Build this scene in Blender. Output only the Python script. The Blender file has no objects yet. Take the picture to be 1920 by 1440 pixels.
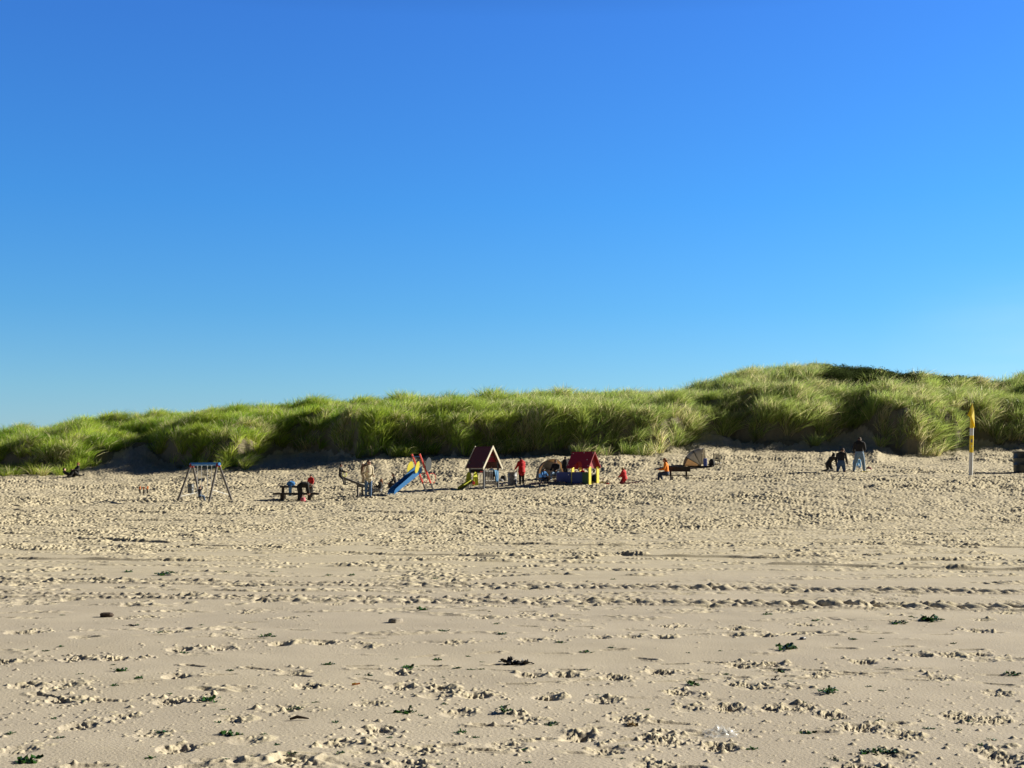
import bpy, math, random
import numpy as np
from mathutils import Vector, Matrix

random.seed(7)
RNG = np.random.default_rng(11)
C = bpy.context.scene.collection
SC = bpy.context.scene
PI = math.pi

# ------------------------------------------------------------------ camera, sky, sun
F = 2400.0            # focal length in photo pixels
HOR = 900.0           # photo row of the true horizon
EYE = 1.65
cd = bpy.data.cameras.new('camera')
cd.sensor_width = 36.0
cd.lens = F / 1920 * 36
cd.shift_y = (HOR - 720) / 1920
cd.clip_start = 0.1
cd.clip_end = 6000
cam = bpy.data.objects.new('camera', cd)
cam.location = (0, 0, EYE)
cam.rotation_euler = (math.radians(90), 0, 0)
C.objects.link(cam)
SC.camera = cam

SUN_EL, SUN_BACK = 23.0, 21.5          # elevation; degrees beyond square-on from the right
sdir = Vector((math.cos(math.radians(SUN_BACK)) * math.cos(math.radians(SUN_EL)),
               math.sin(math.radians(SUN_BACK)) * math.cos(math.radians(SUN_EL)),
               math.sin(math.radians(SUN_EL))))
sl = bpy.data.lights.new('sun', 'SUN')
sl.energy = 5.0
sl.angle = math.radians(0.5)
sl.color = (1.0, 0.925, 0.76)
so = bpy.data.objects.new('sun', sl)
so.rotation_euler = sdir.to_track_quat('Z', 'Y').to_euler()
so.location = (60, 30, 60)
C.objects.link(so)

w = bpy.data.worlds.new('World')
SC.world = w
w.use_nodes = True
nt = w.node_tree
for n in list(nt.nodes):
    nt.nodes.remove(n)
wo = nt.nodes.new('ShaderNodeOutputWorld')
bg = nt.nodes.new('ShaderNodeBackground')
sky = nt.nodes.new('ShaderNodeTexSky')
sky.sky_type = 'NISHITA'
sky.sun_disc = False
sky.sun_elevation = math.radians(SUN_EL)
sky.sun_rotation = math.radians(90 - SUN_BACK)
sky.altitude = 0
sky.air_density = 1.0
sky.dust_density = 0.2
sky.ozone_density = 3.0
bg.inputs['Strength'].default_value = 0.054
# polarised, very saturated blue: tint over elevation, darkened overhead to cut the fill light
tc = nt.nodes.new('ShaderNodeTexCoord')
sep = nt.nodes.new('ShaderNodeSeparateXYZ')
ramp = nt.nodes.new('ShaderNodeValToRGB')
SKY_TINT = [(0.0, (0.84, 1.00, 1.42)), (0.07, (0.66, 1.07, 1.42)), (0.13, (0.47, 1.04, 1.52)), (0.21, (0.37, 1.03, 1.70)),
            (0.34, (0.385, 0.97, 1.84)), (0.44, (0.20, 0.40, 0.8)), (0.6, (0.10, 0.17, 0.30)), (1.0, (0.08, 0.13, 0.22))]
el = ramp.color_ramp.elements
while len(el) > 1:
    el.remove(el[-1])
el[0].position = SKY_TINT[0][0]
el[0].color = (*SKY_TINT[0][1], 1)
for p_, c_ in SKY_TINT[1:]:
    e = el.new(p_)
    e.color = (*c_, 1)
mul = nt.nodes.new('ShaderNodeMix')
mul.data_type = 'RGBA'
mul.blend_type = 'MULTIPLY'
mul.inputs['Factor'].default_value = 1.0
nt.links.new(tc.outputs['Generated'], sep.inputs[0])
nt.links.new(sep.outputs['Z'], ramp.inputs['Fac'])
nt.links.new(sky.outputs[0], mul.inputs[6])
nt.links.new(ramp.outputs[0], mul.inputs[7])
# sky dimmed towards the back of the camera to weaken fill in the shade
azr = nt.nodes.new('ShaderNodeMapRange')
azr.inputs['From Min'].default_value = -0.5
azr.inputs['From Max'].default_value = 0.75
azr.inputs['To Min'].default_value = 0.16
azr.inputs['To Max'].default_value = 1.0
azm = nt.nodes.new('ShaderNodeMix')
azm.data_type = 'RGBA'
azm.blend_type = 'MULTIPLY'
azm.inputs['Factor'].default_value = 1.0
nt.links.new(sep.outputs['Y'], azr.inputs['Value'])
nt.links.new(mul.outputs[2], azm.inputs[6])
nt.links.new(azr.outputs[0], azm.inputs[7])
cn = nt.nodes.new('ShaderNodeTexNoise')
cn.inputs['Scale'].default_value = 5.0
cn.inputs['Detail'].default_value = 5
cmap = nt.nodes.new('ShaderNodeMapping')
cmap.inputs['Scale'].default_value = (1.0, 1.0, 5.0)
cmap.inputs['Location'].default_value = (0.35, 0.1, 0.0)
nt.links.new(tc.outputs['Generated'], cmap.inputs[0])
nt.links.new(cmap.outputs[0], cn.inputs['Vector'])
cr = nt.nodes.new('ShaderNodeMapRange')
cr.inputs['From Min'].default_value = 0.34
cr.inputs['From Max'].default_value = 0.85
cr.inputs['To Max'].default_value = 0.5
nt.links.new(cn.outputs[0], cr.inputs['Value'])
cz = nt.nodes.new('ShaderNodeMapRange')
cz.inputs['From Min'].default_value = 0.16
cz.inputs['From Max'].default_value = 0.05
nt.links.new(sep.outputs['Z'], cz.inputs['Value'])
cm = nt.nodes.new('ShaderNodeMath')
cm.operation = 'MULTIPLY'
nt.links.new(cr.outputs[0], cm.inputs[0])
nt.links.new(cz.outputs[0], cm.inputs[1])
cmx = nt.nodes.new('ShaderNodeMix')
cmx.data_type = 'RGBA'
cmx.inputs[7].default_value = (7.0, 8.6, 10.0, 1)
cx = nt.nodes.new('ShaderNodeMapRange')
cx.inputs['From Min'].default_value = 0.27
cx.inputs['From Max'].default_value = 0.37
nt.links.new(sep.outputs['X'], cx.inputs['Value'])
cm2 = nt.nodes.new('ShaderNodeMath')
cm2.operation = 'MULTIPLY'
nt.links.new(cm.outputs[0], cm2.inputs[0])
nt.links.new(cx.outputs[0], cm2.inputs[1])
nt.links.new(cm2.outputs[0], cmx.inputs[0])
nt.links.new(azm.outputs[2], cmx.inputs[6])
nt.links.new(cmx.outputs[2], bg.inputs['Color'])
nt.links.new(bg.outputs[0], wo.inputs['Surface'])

vs = SC.view_settings
vs.view_transform = 'Standard'
vs.look = 'None'
vs.gamma = 1
vs.use_curve_mapping = False
vs.exposure = 0.92
SC.cycles.max_bounces = 5
SC.cycles.diffuse_bounces = 3
SC.cycles.transparent_max_bounces = 6

# ------------------------------------------------------------------ helpers
def sstep(a, b, x):
    t = np.clip((x - a) / (b - a), 0, 1)
    return t * t * (3 - 2 * t)

_perm = np.random.default_rng(5).permutation(4096)
_gang = np.random.default_rng(6).random(4096) * 2 * np.pi
_gx, _gy = np.cos(_gang), np.sin(_gang)

def perlin(x, y, seed=0):
    xi = np.floor(x).astype(np.int64)
    yi = np.floor(y).astype(np.int64)
    fx = x - xi
    fy = y - yi
    u = fx * fx * fx * (fx * (fx * 6 - 15) + 10)
    v = fy * fy * fy * (fy * (fy * 6 - 15) + 10)
    def g(ix, iy, dx, dy):
        h = _perm[(_perm[(ix + seed * 131) & 4095] + iy) & 4095]
        return _gx[h] * dx + _gy[h] * dy
    a = g(xi, yi, fx, fy)
    b = g(xi + 1, yi, fx - 1, fy)
    c = g(xi, yi + 1, fx, fy - 1)
    d = g(xi + 1, yi + 1, fx - 1, fy - 1)
    return (a + (b - a) * u + (c - a) * v + (a - b - c + d) * u * v) * 1.5

def pchip(xk, yk, x):
    xk = np.asarray(xk, float)
    yk = np.asarray(yk, float)
    h = np.diff(xk)
    d = np.diff(yk) / h
    m = np.zeros_like(yk)
    for i in range(1, len(xk) - 1):
        if d[i - 1] * d[i] > 0:
            w1 = 2 * h[i] + h[i - 1]
            w2 = h[i] + 2 * h[i - 1]
            m[i] = (w1 + w2) / (w1 / d[i - 1] + w2 / d[i])
    m[0], m[-1] = d[0], d[-1]
    x = np.clip(np.asarray(x, float), xk[0], xk[-1])
    k = np.clip(np.searchsorted(xk, x) - 1, 0, len(xk) - 2)
    t = (x - xk[k]) / h[k]
    t2, t3 = t * t, t * t * t
    return ((2 * t3 - 3 * t2 + 1) * yk[k] + (t3 - 2 * t2 + t) * h[k] * m[k]
            + (-2 * t3 + 3 * t2) * yk[k + 1] + (t3 - t2) * h[k] * m[k + 1])

def tag(o, label=None, cat=None, group=None, kind=None):
    if label:
        o['label'] = label
    if cat:
        o['category'] = cat
    if group:
        o['group'] = group
    if kind:
        o['kind'] = kind
    return o

def empty(name, loc, rz=0.0, label=None, cat=None, group=None):
    o = bpy.data.objects.new(name, None)
    o.empty_display_size = 0.2
    o.location = loc
    o.rotation_euler = (0, 0, rz)
    C.objects.link(o)
    return tag(o, label, cat, group)

def link_mesh(name, me, mat=None, parent=None, loc=None, rz=0.0):
    o = bpy.data.objects.new(name, me)
    if mat is not None:
        for m in (mat if isinstance(mat, (list, tuple)) else [mat]):
            me.materials.append(m)
    C.objects.link(o)
    if parent is not None:
        o.parent = parent
    if loc is not None:
        o.location = loc
        o.rotation_euler = (0, 0, rz)
    return o

def raw_mesh(name, verts, loops, totals, smooth=False):
    me = bpy.data.meshes.new(name)
    verts = np.asarray(verts, np.float32)
    me.vertices.add(len(verts))
    me.vertices.foreach_set('co', verts.ravel())
    me.loops.add(len(loops))
    me.loops.foreach_set('vertex_index', np.asarray(loops, np.int32))
    me.polygons.add(len(totals))
    starts = np.concatenate([[0], np.cumsum(totals)[:-1]]).astype(np.int32)
    me.polygons.foreach_set('loop_start', starts)
    me.polygons.foreach_set('loop_total', np.asarray(totals, np.int32))
    me.polygons.foreach_set('use_smooth', np.full(len(totals), smooth, bool))
    me.update(calc_edges=True)
    return me

def frame_of(d, axis=None):
    d = Vector(d).normalized()
    a = Vector(axis) if axis is not None else (Vector((0, 0, 1)) if abs(d.z) < 0.9 else Vector((1, 0, 0)))
    x = a - d * a.dot(d)
    if x.length < 1e-5:
        x = d.orthogonal()
    x.normalize()
    return x, d.cross(x)

class MB:
    def __init__(self):
        self.v, self.f = [], []

    def add(self, vs, fs):
        n = len(self.v)
        self.v += [tuple(p) for p in vs]
        self.f += [tuple(i + n for i in f) for f in fs]
        return self

    def box(self, c, s, rot=None):
        hx, hy, hz = s[0] / 2, s[1] / 2, s[2] / 2
        ps = [Vector((sx * hx, sy * hy, sz * hz)) for sz in (-1, 1) for sy in (-1, 1) for sx in (-1, 1)]
        if rot is not None:
            ps = [rot @ p for p in ps]
        ps = [p + Vector(c) for p in ps]
        return self.add(ps, [(0, 2, 3, 1), (4, 5, 7, 6), (0, 1, 5, 4), (2, 6, 7, 3), (0, 4, 6, 2), (1, 3, 7, 5)])

    def beam(self, a, b, wx, wy, axis=None):
        a, b = Vector(a), Vector(b)
        x, y = frame_of(b - a, axis)
        ps = []
        for p in (a, b):
            for sx, sy in ((-1, -1), (1, -1), (1, 1), (-1, 1)):
                ps.append(p + x * (sx * wx / 2) + y * (sy * wy / 2))
        return self.add(ps, [(3, 2, 1, 0), (4, 5, 6, 7), (0, 1, 5, 4), (1, 2, 6, 5), (2, 3, 7, 6), (3, 0, 4, 7)])

    def tube(self, pts, r, n=8, closed=False, axis=None, ratio=1.0):
        pts = [Vector(p) for p in pts]
        m = len(pts)
        rs = r if isinstance(r, (list, tuple)) else [r] * m
        vs, fs = [], []
        for i, p in enumerate(pts):
            if closed:
                d = pts[(i + 1) % m] - pts[i - 1]
            else:
                d = pts[min(i + 1, m - 1)] - pts[max(i - 1, 0)]
            x, y = frame_of(d, axis)
            for k in range(n):
                a = 2 * PI * k / n
                vs.append(p + x * (rs[i] * math.cos(a)) + y * (rs[i] * ratio * math.sin(a)))
        for i in range(m if closed else m - 1):
            j = (i + 1) % m
            for k in range(n):
                l = (k + 1) % n
                fs.append((i * n + k, i * n + l, j * n + l, j * n + k))
        if not closed:
            fs.append(tuple(range(n - 1, -1, -1)))
            fs.append(tuple((m - 1) * n + k for k in range(n)))
        return self.add(vs, fs)

    def lathe(self, prof, n=20, c=(0, 0, 0)):
        vs, fs = [], []
        for r, z in prof:
            for k in range(n):
                a = 2 * PI * k / n
                vs.append((c[0] + r * math.cos(a), c[1] + r * math.sin(a), c[2] + z))
        for i in range(len(prof) - 1):
            for k in range(n):
                l = (k + 1) % n
                fs.append((i * n + k, i * n + l, (i + 1) * n + l, (i + 1) * n + k))
        fs.append(tuple(range(n - 1, -1, -1)))
        fs.append(tuple((len(prof) - 1) * n + k for k in range(n)))
        return self.add(vs, fs)

    def prism(self, poly, vec):
        vec = Vector(vec)
        poly = [Vector(p) for p in poly]
        n = len(poly)
        vs = poly + [p + vec for p in poly]
        fs = [tuple(range(n - 1, -1, -1)), tuple(range(n, 2 * n))]
        for i in range(n):
            j = (i + 1) % n
            fs.append((i, j, n + j, n + i))
        return self.add(vs, fs)

    def build(self, name, mat, parent=None, smooth=False, bevel=0.0, loc=None, rz=0.0):
        me = bpy.data.meshes.new(name)
        me.from_pydata(self.v, [], self.f)
        bm_fix(me)
        if smooth:
            me.shade_smooth()
            me.set_sharp_from_angle(angle=math.radians(40))
        o = link_mesh(name, me, mat, parent, loc, rz)
        if bevel:
            b = o.modifiers.new('bevel', 'BEVEL')
            b.width = bevel
            b.segments = 2
            b.limit_method = 'ANGLE'
        return o

import bmesh
def bm_fix(me):
    bm = bmesh.new()
    bm.from_mesh(me)
    bmesh.ops.recalc_face_normals(bm, faces=bm.faces)
    bm.to_mesh(me)
    bm.free()

# ------------------------------------------------------------------ materials
MATS = {}
def mat(name, col, rough=0.6, metal=0.0, var=0.15, scale=6.0, bump=0.0, sheen=0.0, transl=0.0):
    if name in MATS:
        return MATS[name]
    m = bpy.data.materials.new(name)
    m.use_nodes = True
    t = m.node_tree
    b = t.nodes['Principled BSDF']
    b.inputs['Roughness'].default_value = rough
    b.inputs['Metallic'].default_value = metal
    co = t.nodes.new('ShaderNodeTexCoord')
    nz = t.nodes.new('ShaderNodeTexNoise')
    nz.inputs['Scale'].default_value = scale
    nz.inputs['Detail'].default_value = 5
    t.links.new(co.outputs['Object'], nz.inputs['Vector'])
    mx = t.nodes.new('ShaderNodeMix')
    mx.data_type = 'RGBA'
    mx.inputs[6].default_value = tuple(min(1, c * (1 - var)) for c in col) + (1,)
    mx.inputs[7].default_value = tuple(min(1, c * (1 + var)) for c in col) + (1,)
    t.links.new(nz.outputs[0], mx.inputs[0])
    t.links.new(mx.outputs[2], b.inputs['Base Color'])
    if bump:
        bp = t.nodes.new('ShaderNodeBump')
        bp.inputs['Strength'].default_value = bump
        bp.inputs['Distance'].default_value = 0.02
        t.links.new(nz.outputs[0], bp.inputs['Height'])
        t.links.new(bp.outputs[0], b.inputs['Normal'])
    if sheen:
        b.inputs['Sheen Weight'].default_value = sheen
    if transl:
        b.inputs['Subsurface Weight'].default_value = 0
        tr = t.nodes.new('ShaderNodeBsdfTranslucent')
        t.links.new(mx.outputs[2], tr.inputs['Color'])
        ms = t.nodes.new('ShaderNodeMixShader')
        ms.inputs[0].default_value = transl
        out = t.nodes['Material Output']
        t.links.new(b.outputs[0], ms.inputs[1])
        t.links.new(tr.outputs[0], ms.inputs[2])
        t.links.new(ms.outputs[0], out.inputs['Surface'])
    MATS[name] = m
    return m

def sand_material():
    m = bpy.data.materials.new('sand')
    m.use_nodes = True
    t = m.node_tree
    L = t.links.new
    b = t.nodes['Principled BSDF']
    b.inputs['Roughness'].default_value = 0.95
    b.inputs['Specular IOR Level'].default_value = 0.15
    geo = t.nodes.new('ShaderNodeNewGeometry')
    at = t.nodes.new('ShaderNodeAttribute')
    at.attribute_name = 'dry'
    al = t.nodes.new('ShaderNodeAttribute')
    al.attribute_name = 'litter'
    def noise(sc, det=6):
        n = t.nodes.new('ShaderNodeTexNoise')
        n.inputs['Scale'].default_value = sc
        n.inputs['Detail'].default_value = det
        L(geo.outputs['Position'], n.inputs['Vector'])
        return n
    def mix(a, bb, f):
        x = t.nodes.new('ShaderNodeMix')
        x.data_type = 'RGBA'
        for i, s in ((6, a), (7, bb)):
            if isinstance(s, tuple):
                x.inputs[i].default_value = s + (1,)
            else:
                L(s, x.inputs[i])
        if isinstance(f, float):
            x.inputs[0].default_value = f
        else:
            L(f, x.inputs[0])
        return x.outputs[2]
    n_big, n_mid, n_fine = noise(0.8, 8), noise(5, 6), noise(140, 3)
    damp = mix((0.345, 0.300, 0.238), (0.54, 0.475, 0.372), n_big.outputs[0])
    dry = mix((0.41, 0.355, 0.245), (0.62, 0.55, 0.395), n_mid.outputs[0])
    c = mix(damp, dry, at.outputs['Fac'])
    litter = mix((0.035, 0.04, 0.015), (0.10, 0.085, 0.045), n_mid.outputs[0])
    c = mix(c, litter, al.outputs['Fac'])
    # grain
    r = t.nodes.new('ShaderNodeMapRange')
    r.inputs['From Min'].default_value = 0.3
    r.inputs['From Max'].default_value = 0.7
    r.inputs['To Min'].default_value = 0.86
    r.inputs['To Max'].default_value = 1.10
    L(n_fine.outputs[0], r.inputs['Value'])
    g = t.nodes.new('ShaderNodeMix')
    g.data_type = 'RGBA'
    g.blend_type = 'MULTIPLY'
    g.inputs[0].default_value = 1.0
    L(c, g.inputs[6])
    L(r.outputs[0], g.inputs[7])
    L(g.outputs[2], b.inputs['Base Color'])
    bp = t.nodes.new('ShaderNodeBump')
    bp.inputs['Strength'].default_value = 0.5
    bp.inputs['Distance'].default_value = 0.012
    n_b = noise(45, 5)
    L(n_b.outputs[0], bp.inputs['Height'])
    L(bp.outputs[0], b.inputs['Normal'])
    return m

def grass_material(name, transl=0.5, rough=0.45, spec=0.35):
    m = bpy.data.materials.new(name)
    m.use_nodes = True
    t = m.node_tree
    L = t.links.new
    b = t.nodes['Principled BSDF']
    b.inputs['Roughness'].default_value = rough
    b.inputs['Specular IOR Level'].default_value = spec
    at = t.nodes.new('ShaderNodeAttribute')
    at.attribute_name = 'tone'
    geo = t.nodes.new('ShaderNodeNewGeometry')
    nz = t.nodes.new('ShaderNodeTexNoise')
    nz.inputs['Scale'].default_value = 0.35
    nz.inputs['Detail'].default_value = 3
    L(geo.outputs['Position'], nz.inputs['Vector'])
    hs = t.nodes.new('ShaderNodeHueSaturation')
    mr = t.nodes.new('ShaderNodeMapRange')
    mr.inputs['To Min'].default_value = 0.8
    mr.inputs['To Max'].default_value = 1.2
    L(nz.outputs[0], mr.inputs['Value'])
    L(mr.outputs[0], hs.inputs['Value'])
    L(at.outputs['Color'], hs.inputs['Color'])
    L(hs.outputs[0], b.inputs['Base Color'])
    tr = t.nodes.new('ShaderNodeBsdfTranslucent')
    L(hs.outputs[0], tr.inputs['Color'])
    ms = t.nodes.new('ShaderNodeMixShader')
    ms.inputs[0].default_value = transl
    L(b.outputs[0], ms.inputs[1])
    L(tr.outputs[0], ms.inputs[2])
    L(ms.outputs[0], t.nodes['Material Output'].inputs['Surface'])
    return m

SAND = sand_material()

# ------------------------------------------------------------------ terrain: beach and dunes as one sheet
pxk = [-5000, -800, -300, 0, 200, 400, 550, 690, 900, 1100, 1260, 1400, 1600, 1820, 1920, 2300, 6900]
r60k = [950, 948, 946, 945, 944, 942, 939, 933, 928, 922, 913, 905, 897, 895, 895, 895, 895]
r66k = [940, 938, 935, 931, 931, 931, 929, 923, 917, 908, 902, 894, 886, 885, 885, 885, 885]
r73k = [927, 925, 920, 918, 917, 913, 908, 903, 893, 886, 882, 878, 874, 873, 873, 873, 873]
rbk = [902, 900, 897, 893, 890, 884, 878, 870, 866, 861, 860, 860, 862, 862, 862, 862, 862]
Ybk = [100, 96, 93, 90.5, 89, 86.5, 85, 83, 81, 80.5, 80.5, 80.5, 80.5, 80.5, 80.5, 80, 80]
rfk = [880, 872, 866, 858, 842, 832, 808, 792, 784, 784, 783, 774, 772, 785, 782, 780, 790]
rmk = [865, 855, 846, 838, 816, 800, 785, 779, 768, 768, 764, 736, 734, 750, 740, 730, 750]
ckx = [-5000, -800, -300, 0, 100, 200, 300, 400, 480, 560, 640, 700, 800, 880, 910, 1000, 1100, 1200, 1260, 1320,
       1380, 1420, 1480, 1520, 1560, 1620, 1680, 1740, 1800, 1870, 1895, 1920, 2000, 2300, 6900]
cky = [860, 840, 822, 808, 793, 785, 778, 772, 765, 755, 748, 754, 751, 745, 739, 740, 742, 742, 735, 722,
       702, 689, 688, 684, 686, 694, 699, 704, 712, 714, 706, 696, 690, 700, 730]
# hollows (+, back) and buttresses (-, forward) of the dune foot
wbx = [-5000, -300, 0, 60, 150, 215, 280, 330, 400, 455, 520, 590, 650, 700, 760, 850, 900, 980, 1060, 1130, 1220,
       1275, 1330, 1400, 1470, 1540, 1600, 1650, 1720, 1790, 1850, 1920, 2100, 6900]
wby = [0, -1, 1.5, 0, -1.5, 0.5, 3.2, 0.5, -2.2, -1.8, 1.5, 2.6, 1.0, -1.4, 0.6, 0.2, 1.2, 0.8, -0.8, -1.0, -1.2,
       -0.2, 2.0, 1.2, 0.2, 0.0, 3.0, 0.0, -0.9, 0.3, 1.3, 0.2, 0, 0]

P = np.concatenate([
    -60 - np.cumsum(np.geomspace(8, 420, 62))[::-1],
    np.linspace(-60, 1980, 1320),
    1980 + np.cumsum(np.geomspace(8, 420, 62))])
def ystep(y):
    if y < 6.6: return 0.25
    if y < 22: return max(0.0105, 0.00145 * y)
    if y < 72: return 0.0018 * y
    if y < 112: return 0.14
    if y < 125: return 0.35
    return 0.04 * y
ys = [1.5]
while ys[-1] < 600:
    ys.append(ys[-1] + ystep(ys[-1]))
R = np.array(ys)
NC, NR = len(P), len(R)

gbx = [-900, -200, 0, 30, 100, 122, 150, 180, 205, 220, 250, 266, 285, 300, 330, 345, 385, 425, 450, 478, 500, 520, 540, 575, 605, 640,
       660, 680, 700, 716, 740, 800, 850, 880, 950, 990, 1003, 1050, 1100, 1150, 1200, 1232, 1252, 1290, 1312, 1336, 1348, 1400,
       1450, 1500, 1530, 1562, 1590, 1620, 1640, 1652, 1680, 1720, 1762, 1790, 1820, 1860, 1920, 2100, 2900]
gby = [890, 893, 889, 893, 892, 886, 878, 868, 862, 846, 840, 832, 846, 858, 874, 876, 864, 878, 879, 868, 850, 843, 838, 846, 848, 842,
       853, 858, 856, 845, 850, 850, 848, 853, 850, 846, 852, 849, 853, 846, 850, 845, 838, 834, 815, 800, 815, 828,
       832, 826, 832, 820, 808, 801, 812, 834, 852, 856, 854, 844, 830, 825, 833, 835, 840]

def row2z(row, y):
    return EYE - (row - HOR) / F * y

Zb = np.zeros((NR, NC))
c60, c66, c73, crb = (pchip(pxk, k, P) for k in (r60k, r66k, r73k, rbk))
cYb = pchip(pxk, Ybk, P)
cgb = np.convolve(np.pad(np.interp(np.linspace(-400, 2400, 561), gbx, gby), 6, 'edge'), np.ones(13) / 13, 'valid')
cgb = np.interp(P, np.linspace(-400, 2400, 561), cgb)
crf, crm = pchip(pxk, rfk, P), pchip(pxk, rmk, P)
ccr = pchip(ckx, cky, P)
wob = 0.62 * pchip(wbx, wby, P) + 0.5 * perlin(P / 47.0, P * 0 + 3.3, 1) + 0.25 * perlin(P / 19.0, P * 0 + 7.7, 2)
cYb2 = cYb + wob
for j in range(NC):
    yb = cYb2[j]
    k = [(0, 0.0), (20, 0.0), (30, 0.0), (40, 0.02)]
    k += [(60, row2z(c60[j], 60)), (66, row2z(c66[j], 66)), (73, row2z(c73[j], 73))]
    bare = min(1.0, max(0.0, (crb[j] - cgb[j]) / 40))
    y0 = max(yb - 1.8 - 2.6 * bare, 74.3)
    yg = max(yb + 0.7 + 2.6 * bare, 76.0)
    k += [(y0, row2z(crb[j], y0)), (yg, row2z(min(cgb[j], crb[j] - 3), yg)), (yg + 1.7, row2z(crf[j], yg + 1.7)),
          (yg + 7, row2z(crm[j], yg + 7))]
    yc = cYb[j] + 19
    zc = row2z(ccr[j] + 19, yc)
    k += [(yc, zc), (yc + 9, zc - 0.6), (yc + 40, zc * 0.5), (600, 1.0)]
    kk = np.array(k)
    Zb[:, j] = pchip(kk[:, 0], kk[:, 1], R)
XX = (P[None, :] - 960) / F * R[:, None]
YY = np.broadcast_to(R[:, None], (NR, NC)).copy()
onD = sstep(0.0, 5.0, YY - cYb2[None, :])
Zb += onD * (0.72 * perlin(XX / 3.6 + 0.2 * YY, YY / 4.0, 3) + 0.40 * perlin(XX / 1.6 + .3 * YY, YY / 1.8, 4)) * sstep(600, 150, YY)
Zb += 0.10 * sstep(50, 62, YY) * perlin(XX / 4.5, YY / 3.2, 9) * (1 - onD)

# column/row look-ups on the smooth terrain
def zbase(px, y):
    fj = np.interp(px, P, np.arange(NC))
    fi = np.interp(y, R, np.arange(NR))
    i = int(min(fi, NR - 2)); j = int(min(fj, NC - 2))
    a, b = fi - i, fj - j
    return float((Zb[i, j] * (1 - b) + Zb[i, j + 1] * b) * (1 - a) + (Zb[i + 1, j] * (1 - b) + Zb[i + 1, j + 1] * b) * a)

def at(px, row):
    """first ground point met on the line of sight through a photo pixel"""
    j = int(np.interp(px, P, np.arange(NC)))
    rows = HOR + F * (EYE - Zb[:, j]) / R
    i = int(np.argmax(rows <= row))
    a = 0 if i == 0 else (rows[i - 1] - row) / max(1e-6, rows[i - 1] - rows[i])
    y = R[max(i - 1, 0)] + a * (R[i] - R[max(i - 1, 0)])
    return Vector(((px - 960) / F * y, y, zbase(px, y)))

# ---- small relief of the sand
Hm = np.zeros((NR, NC))
dryA = np.zeros((NR, NC))
I0, I1 = np.searchsorted(R, 6.0), np.searchsorted(R, 112)
x_, y_ = XX[I0:I1], YY[I0:I1]
xr = x_ * 0.819 + y_ * 0.574
yr = -x_ * 0.574 + y_ * 0.819
n1 = perlin(xr / 0.30, yr / 0.27, 11)
n2 = perlin((x_ - y_) / 0.19, (x_ + y_) / 0.18, 12)
n3 = perlin(yr / 0.085, xr / 0.08, 13)
n4 = perlin(xr / 1.1, yr / 0.9, 14)
tr_h = 0.070 * (0.30 - np.abs(n1)) + 0.055 * (0.28 - np.abs(n2)) + 0.018 * n3 + 0.05 * n4
patch = perlin(x_ / 2.6, y_ / 0.75, 15) + 0.6 * perlin(x_ / 0.9, y_ / 0.4, 16)
thr = np.interp(y_, [6, 10, 14, 17, 22, 30, 40, 50], [0.72, 0.62, 0.50, 0.22, 0.10, -0.12, -0.4, -1.5])
msk = sstep(thr - 0.05, thr + 0.3, patch)
near_k = np.interp(y_, [6, 14, 22, 40, 60], [0.45, 0.55, 0.75, 1.05, 1.5])
big = perlin(xr / 7.5, yr / 6.0, 19) + 0.5 * perlin(x_ / 3.0, y_ / 1.6, 20)
Hm[I0:I1] = (tr_h + 0.01) * msk * near_k * (0.62 + 0.6 * sstep(-0.35, 0.45, big))
Hm[I0:I1] += 0.006 * perlin(x_ / 0.6, y_ / 0.5, 17) + 0.02 * perlin(x_ / 3.5, y_ / 1.4, 18)
dryA[I0:I1] = np.clip(sstep(13, 30, y_) * 0.75 + 0.55 * msk * sstep(-0.05, 0.3, n1 + n2 + .2) + 0.22 * big, 0, 1)
dune_k = 1 - 0.45 * onD
Hm *= dune_k
dryA[I1:] = 0.7
del n1, n2, n3, n4, tr_h, patch, thr

# wheel tracks of a tractor: two rows of lug prints
xs_, ysb = XX, YY
for (ra, rb_) in ((1088, 1111), (1116, 1139)):
    Yt = EYE * F / (ra + (rb_ - ra) * (P - 0) / 1900 - HOR)
    d = (YY - Yt[None, :])
    sel = np.abs(d) < 0.45
    lug = (XX / 0.345 + 0.35 * np.sign(d) * np.minimum(np.abs(d), .3) + 0.1 * perlin(XX * 1.1, YY * 1.1, 21)) % 1.0
    saw = np.where(lug < 0.72, np.sin(np.clip(lug / 0.72, 0, 1) * PI) ** 0.7, -0.35)
    fade = np.interp(P, [0, 500, 1000, 1300, 1900], [0.2, 0.35, 0.6, 1.0, 1.0])[None, :]
    prof = np.exp(-(d / 0.17) ** 4)
    Hm += np.where(sel, prof * (0.062 * saw - 0.013) * fade, 0)
    Hm += np.where(sel, np.exp(-((np.abs(d) - 0.3) / 0.07) ** 2) * 0.03 * (0.4 + np.abs(perlin(XX / .12, YY / .1, 22)) * 2.0), 0)
    dryA = np.where(sel, np.maximum(dryA, prof * 0.9), dryA)

RG = np.zeros((NR, NC))
k26 = np.searchsorted(R, 30)
RG[:k26] = perlin(XX[:k26] / 0.05 + 3, YY[:k26] / 0.06, 25) + 0.7 * perlin(XX[:k26] / 0.021, YY[:k26] / 0.028, 26)

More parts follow.
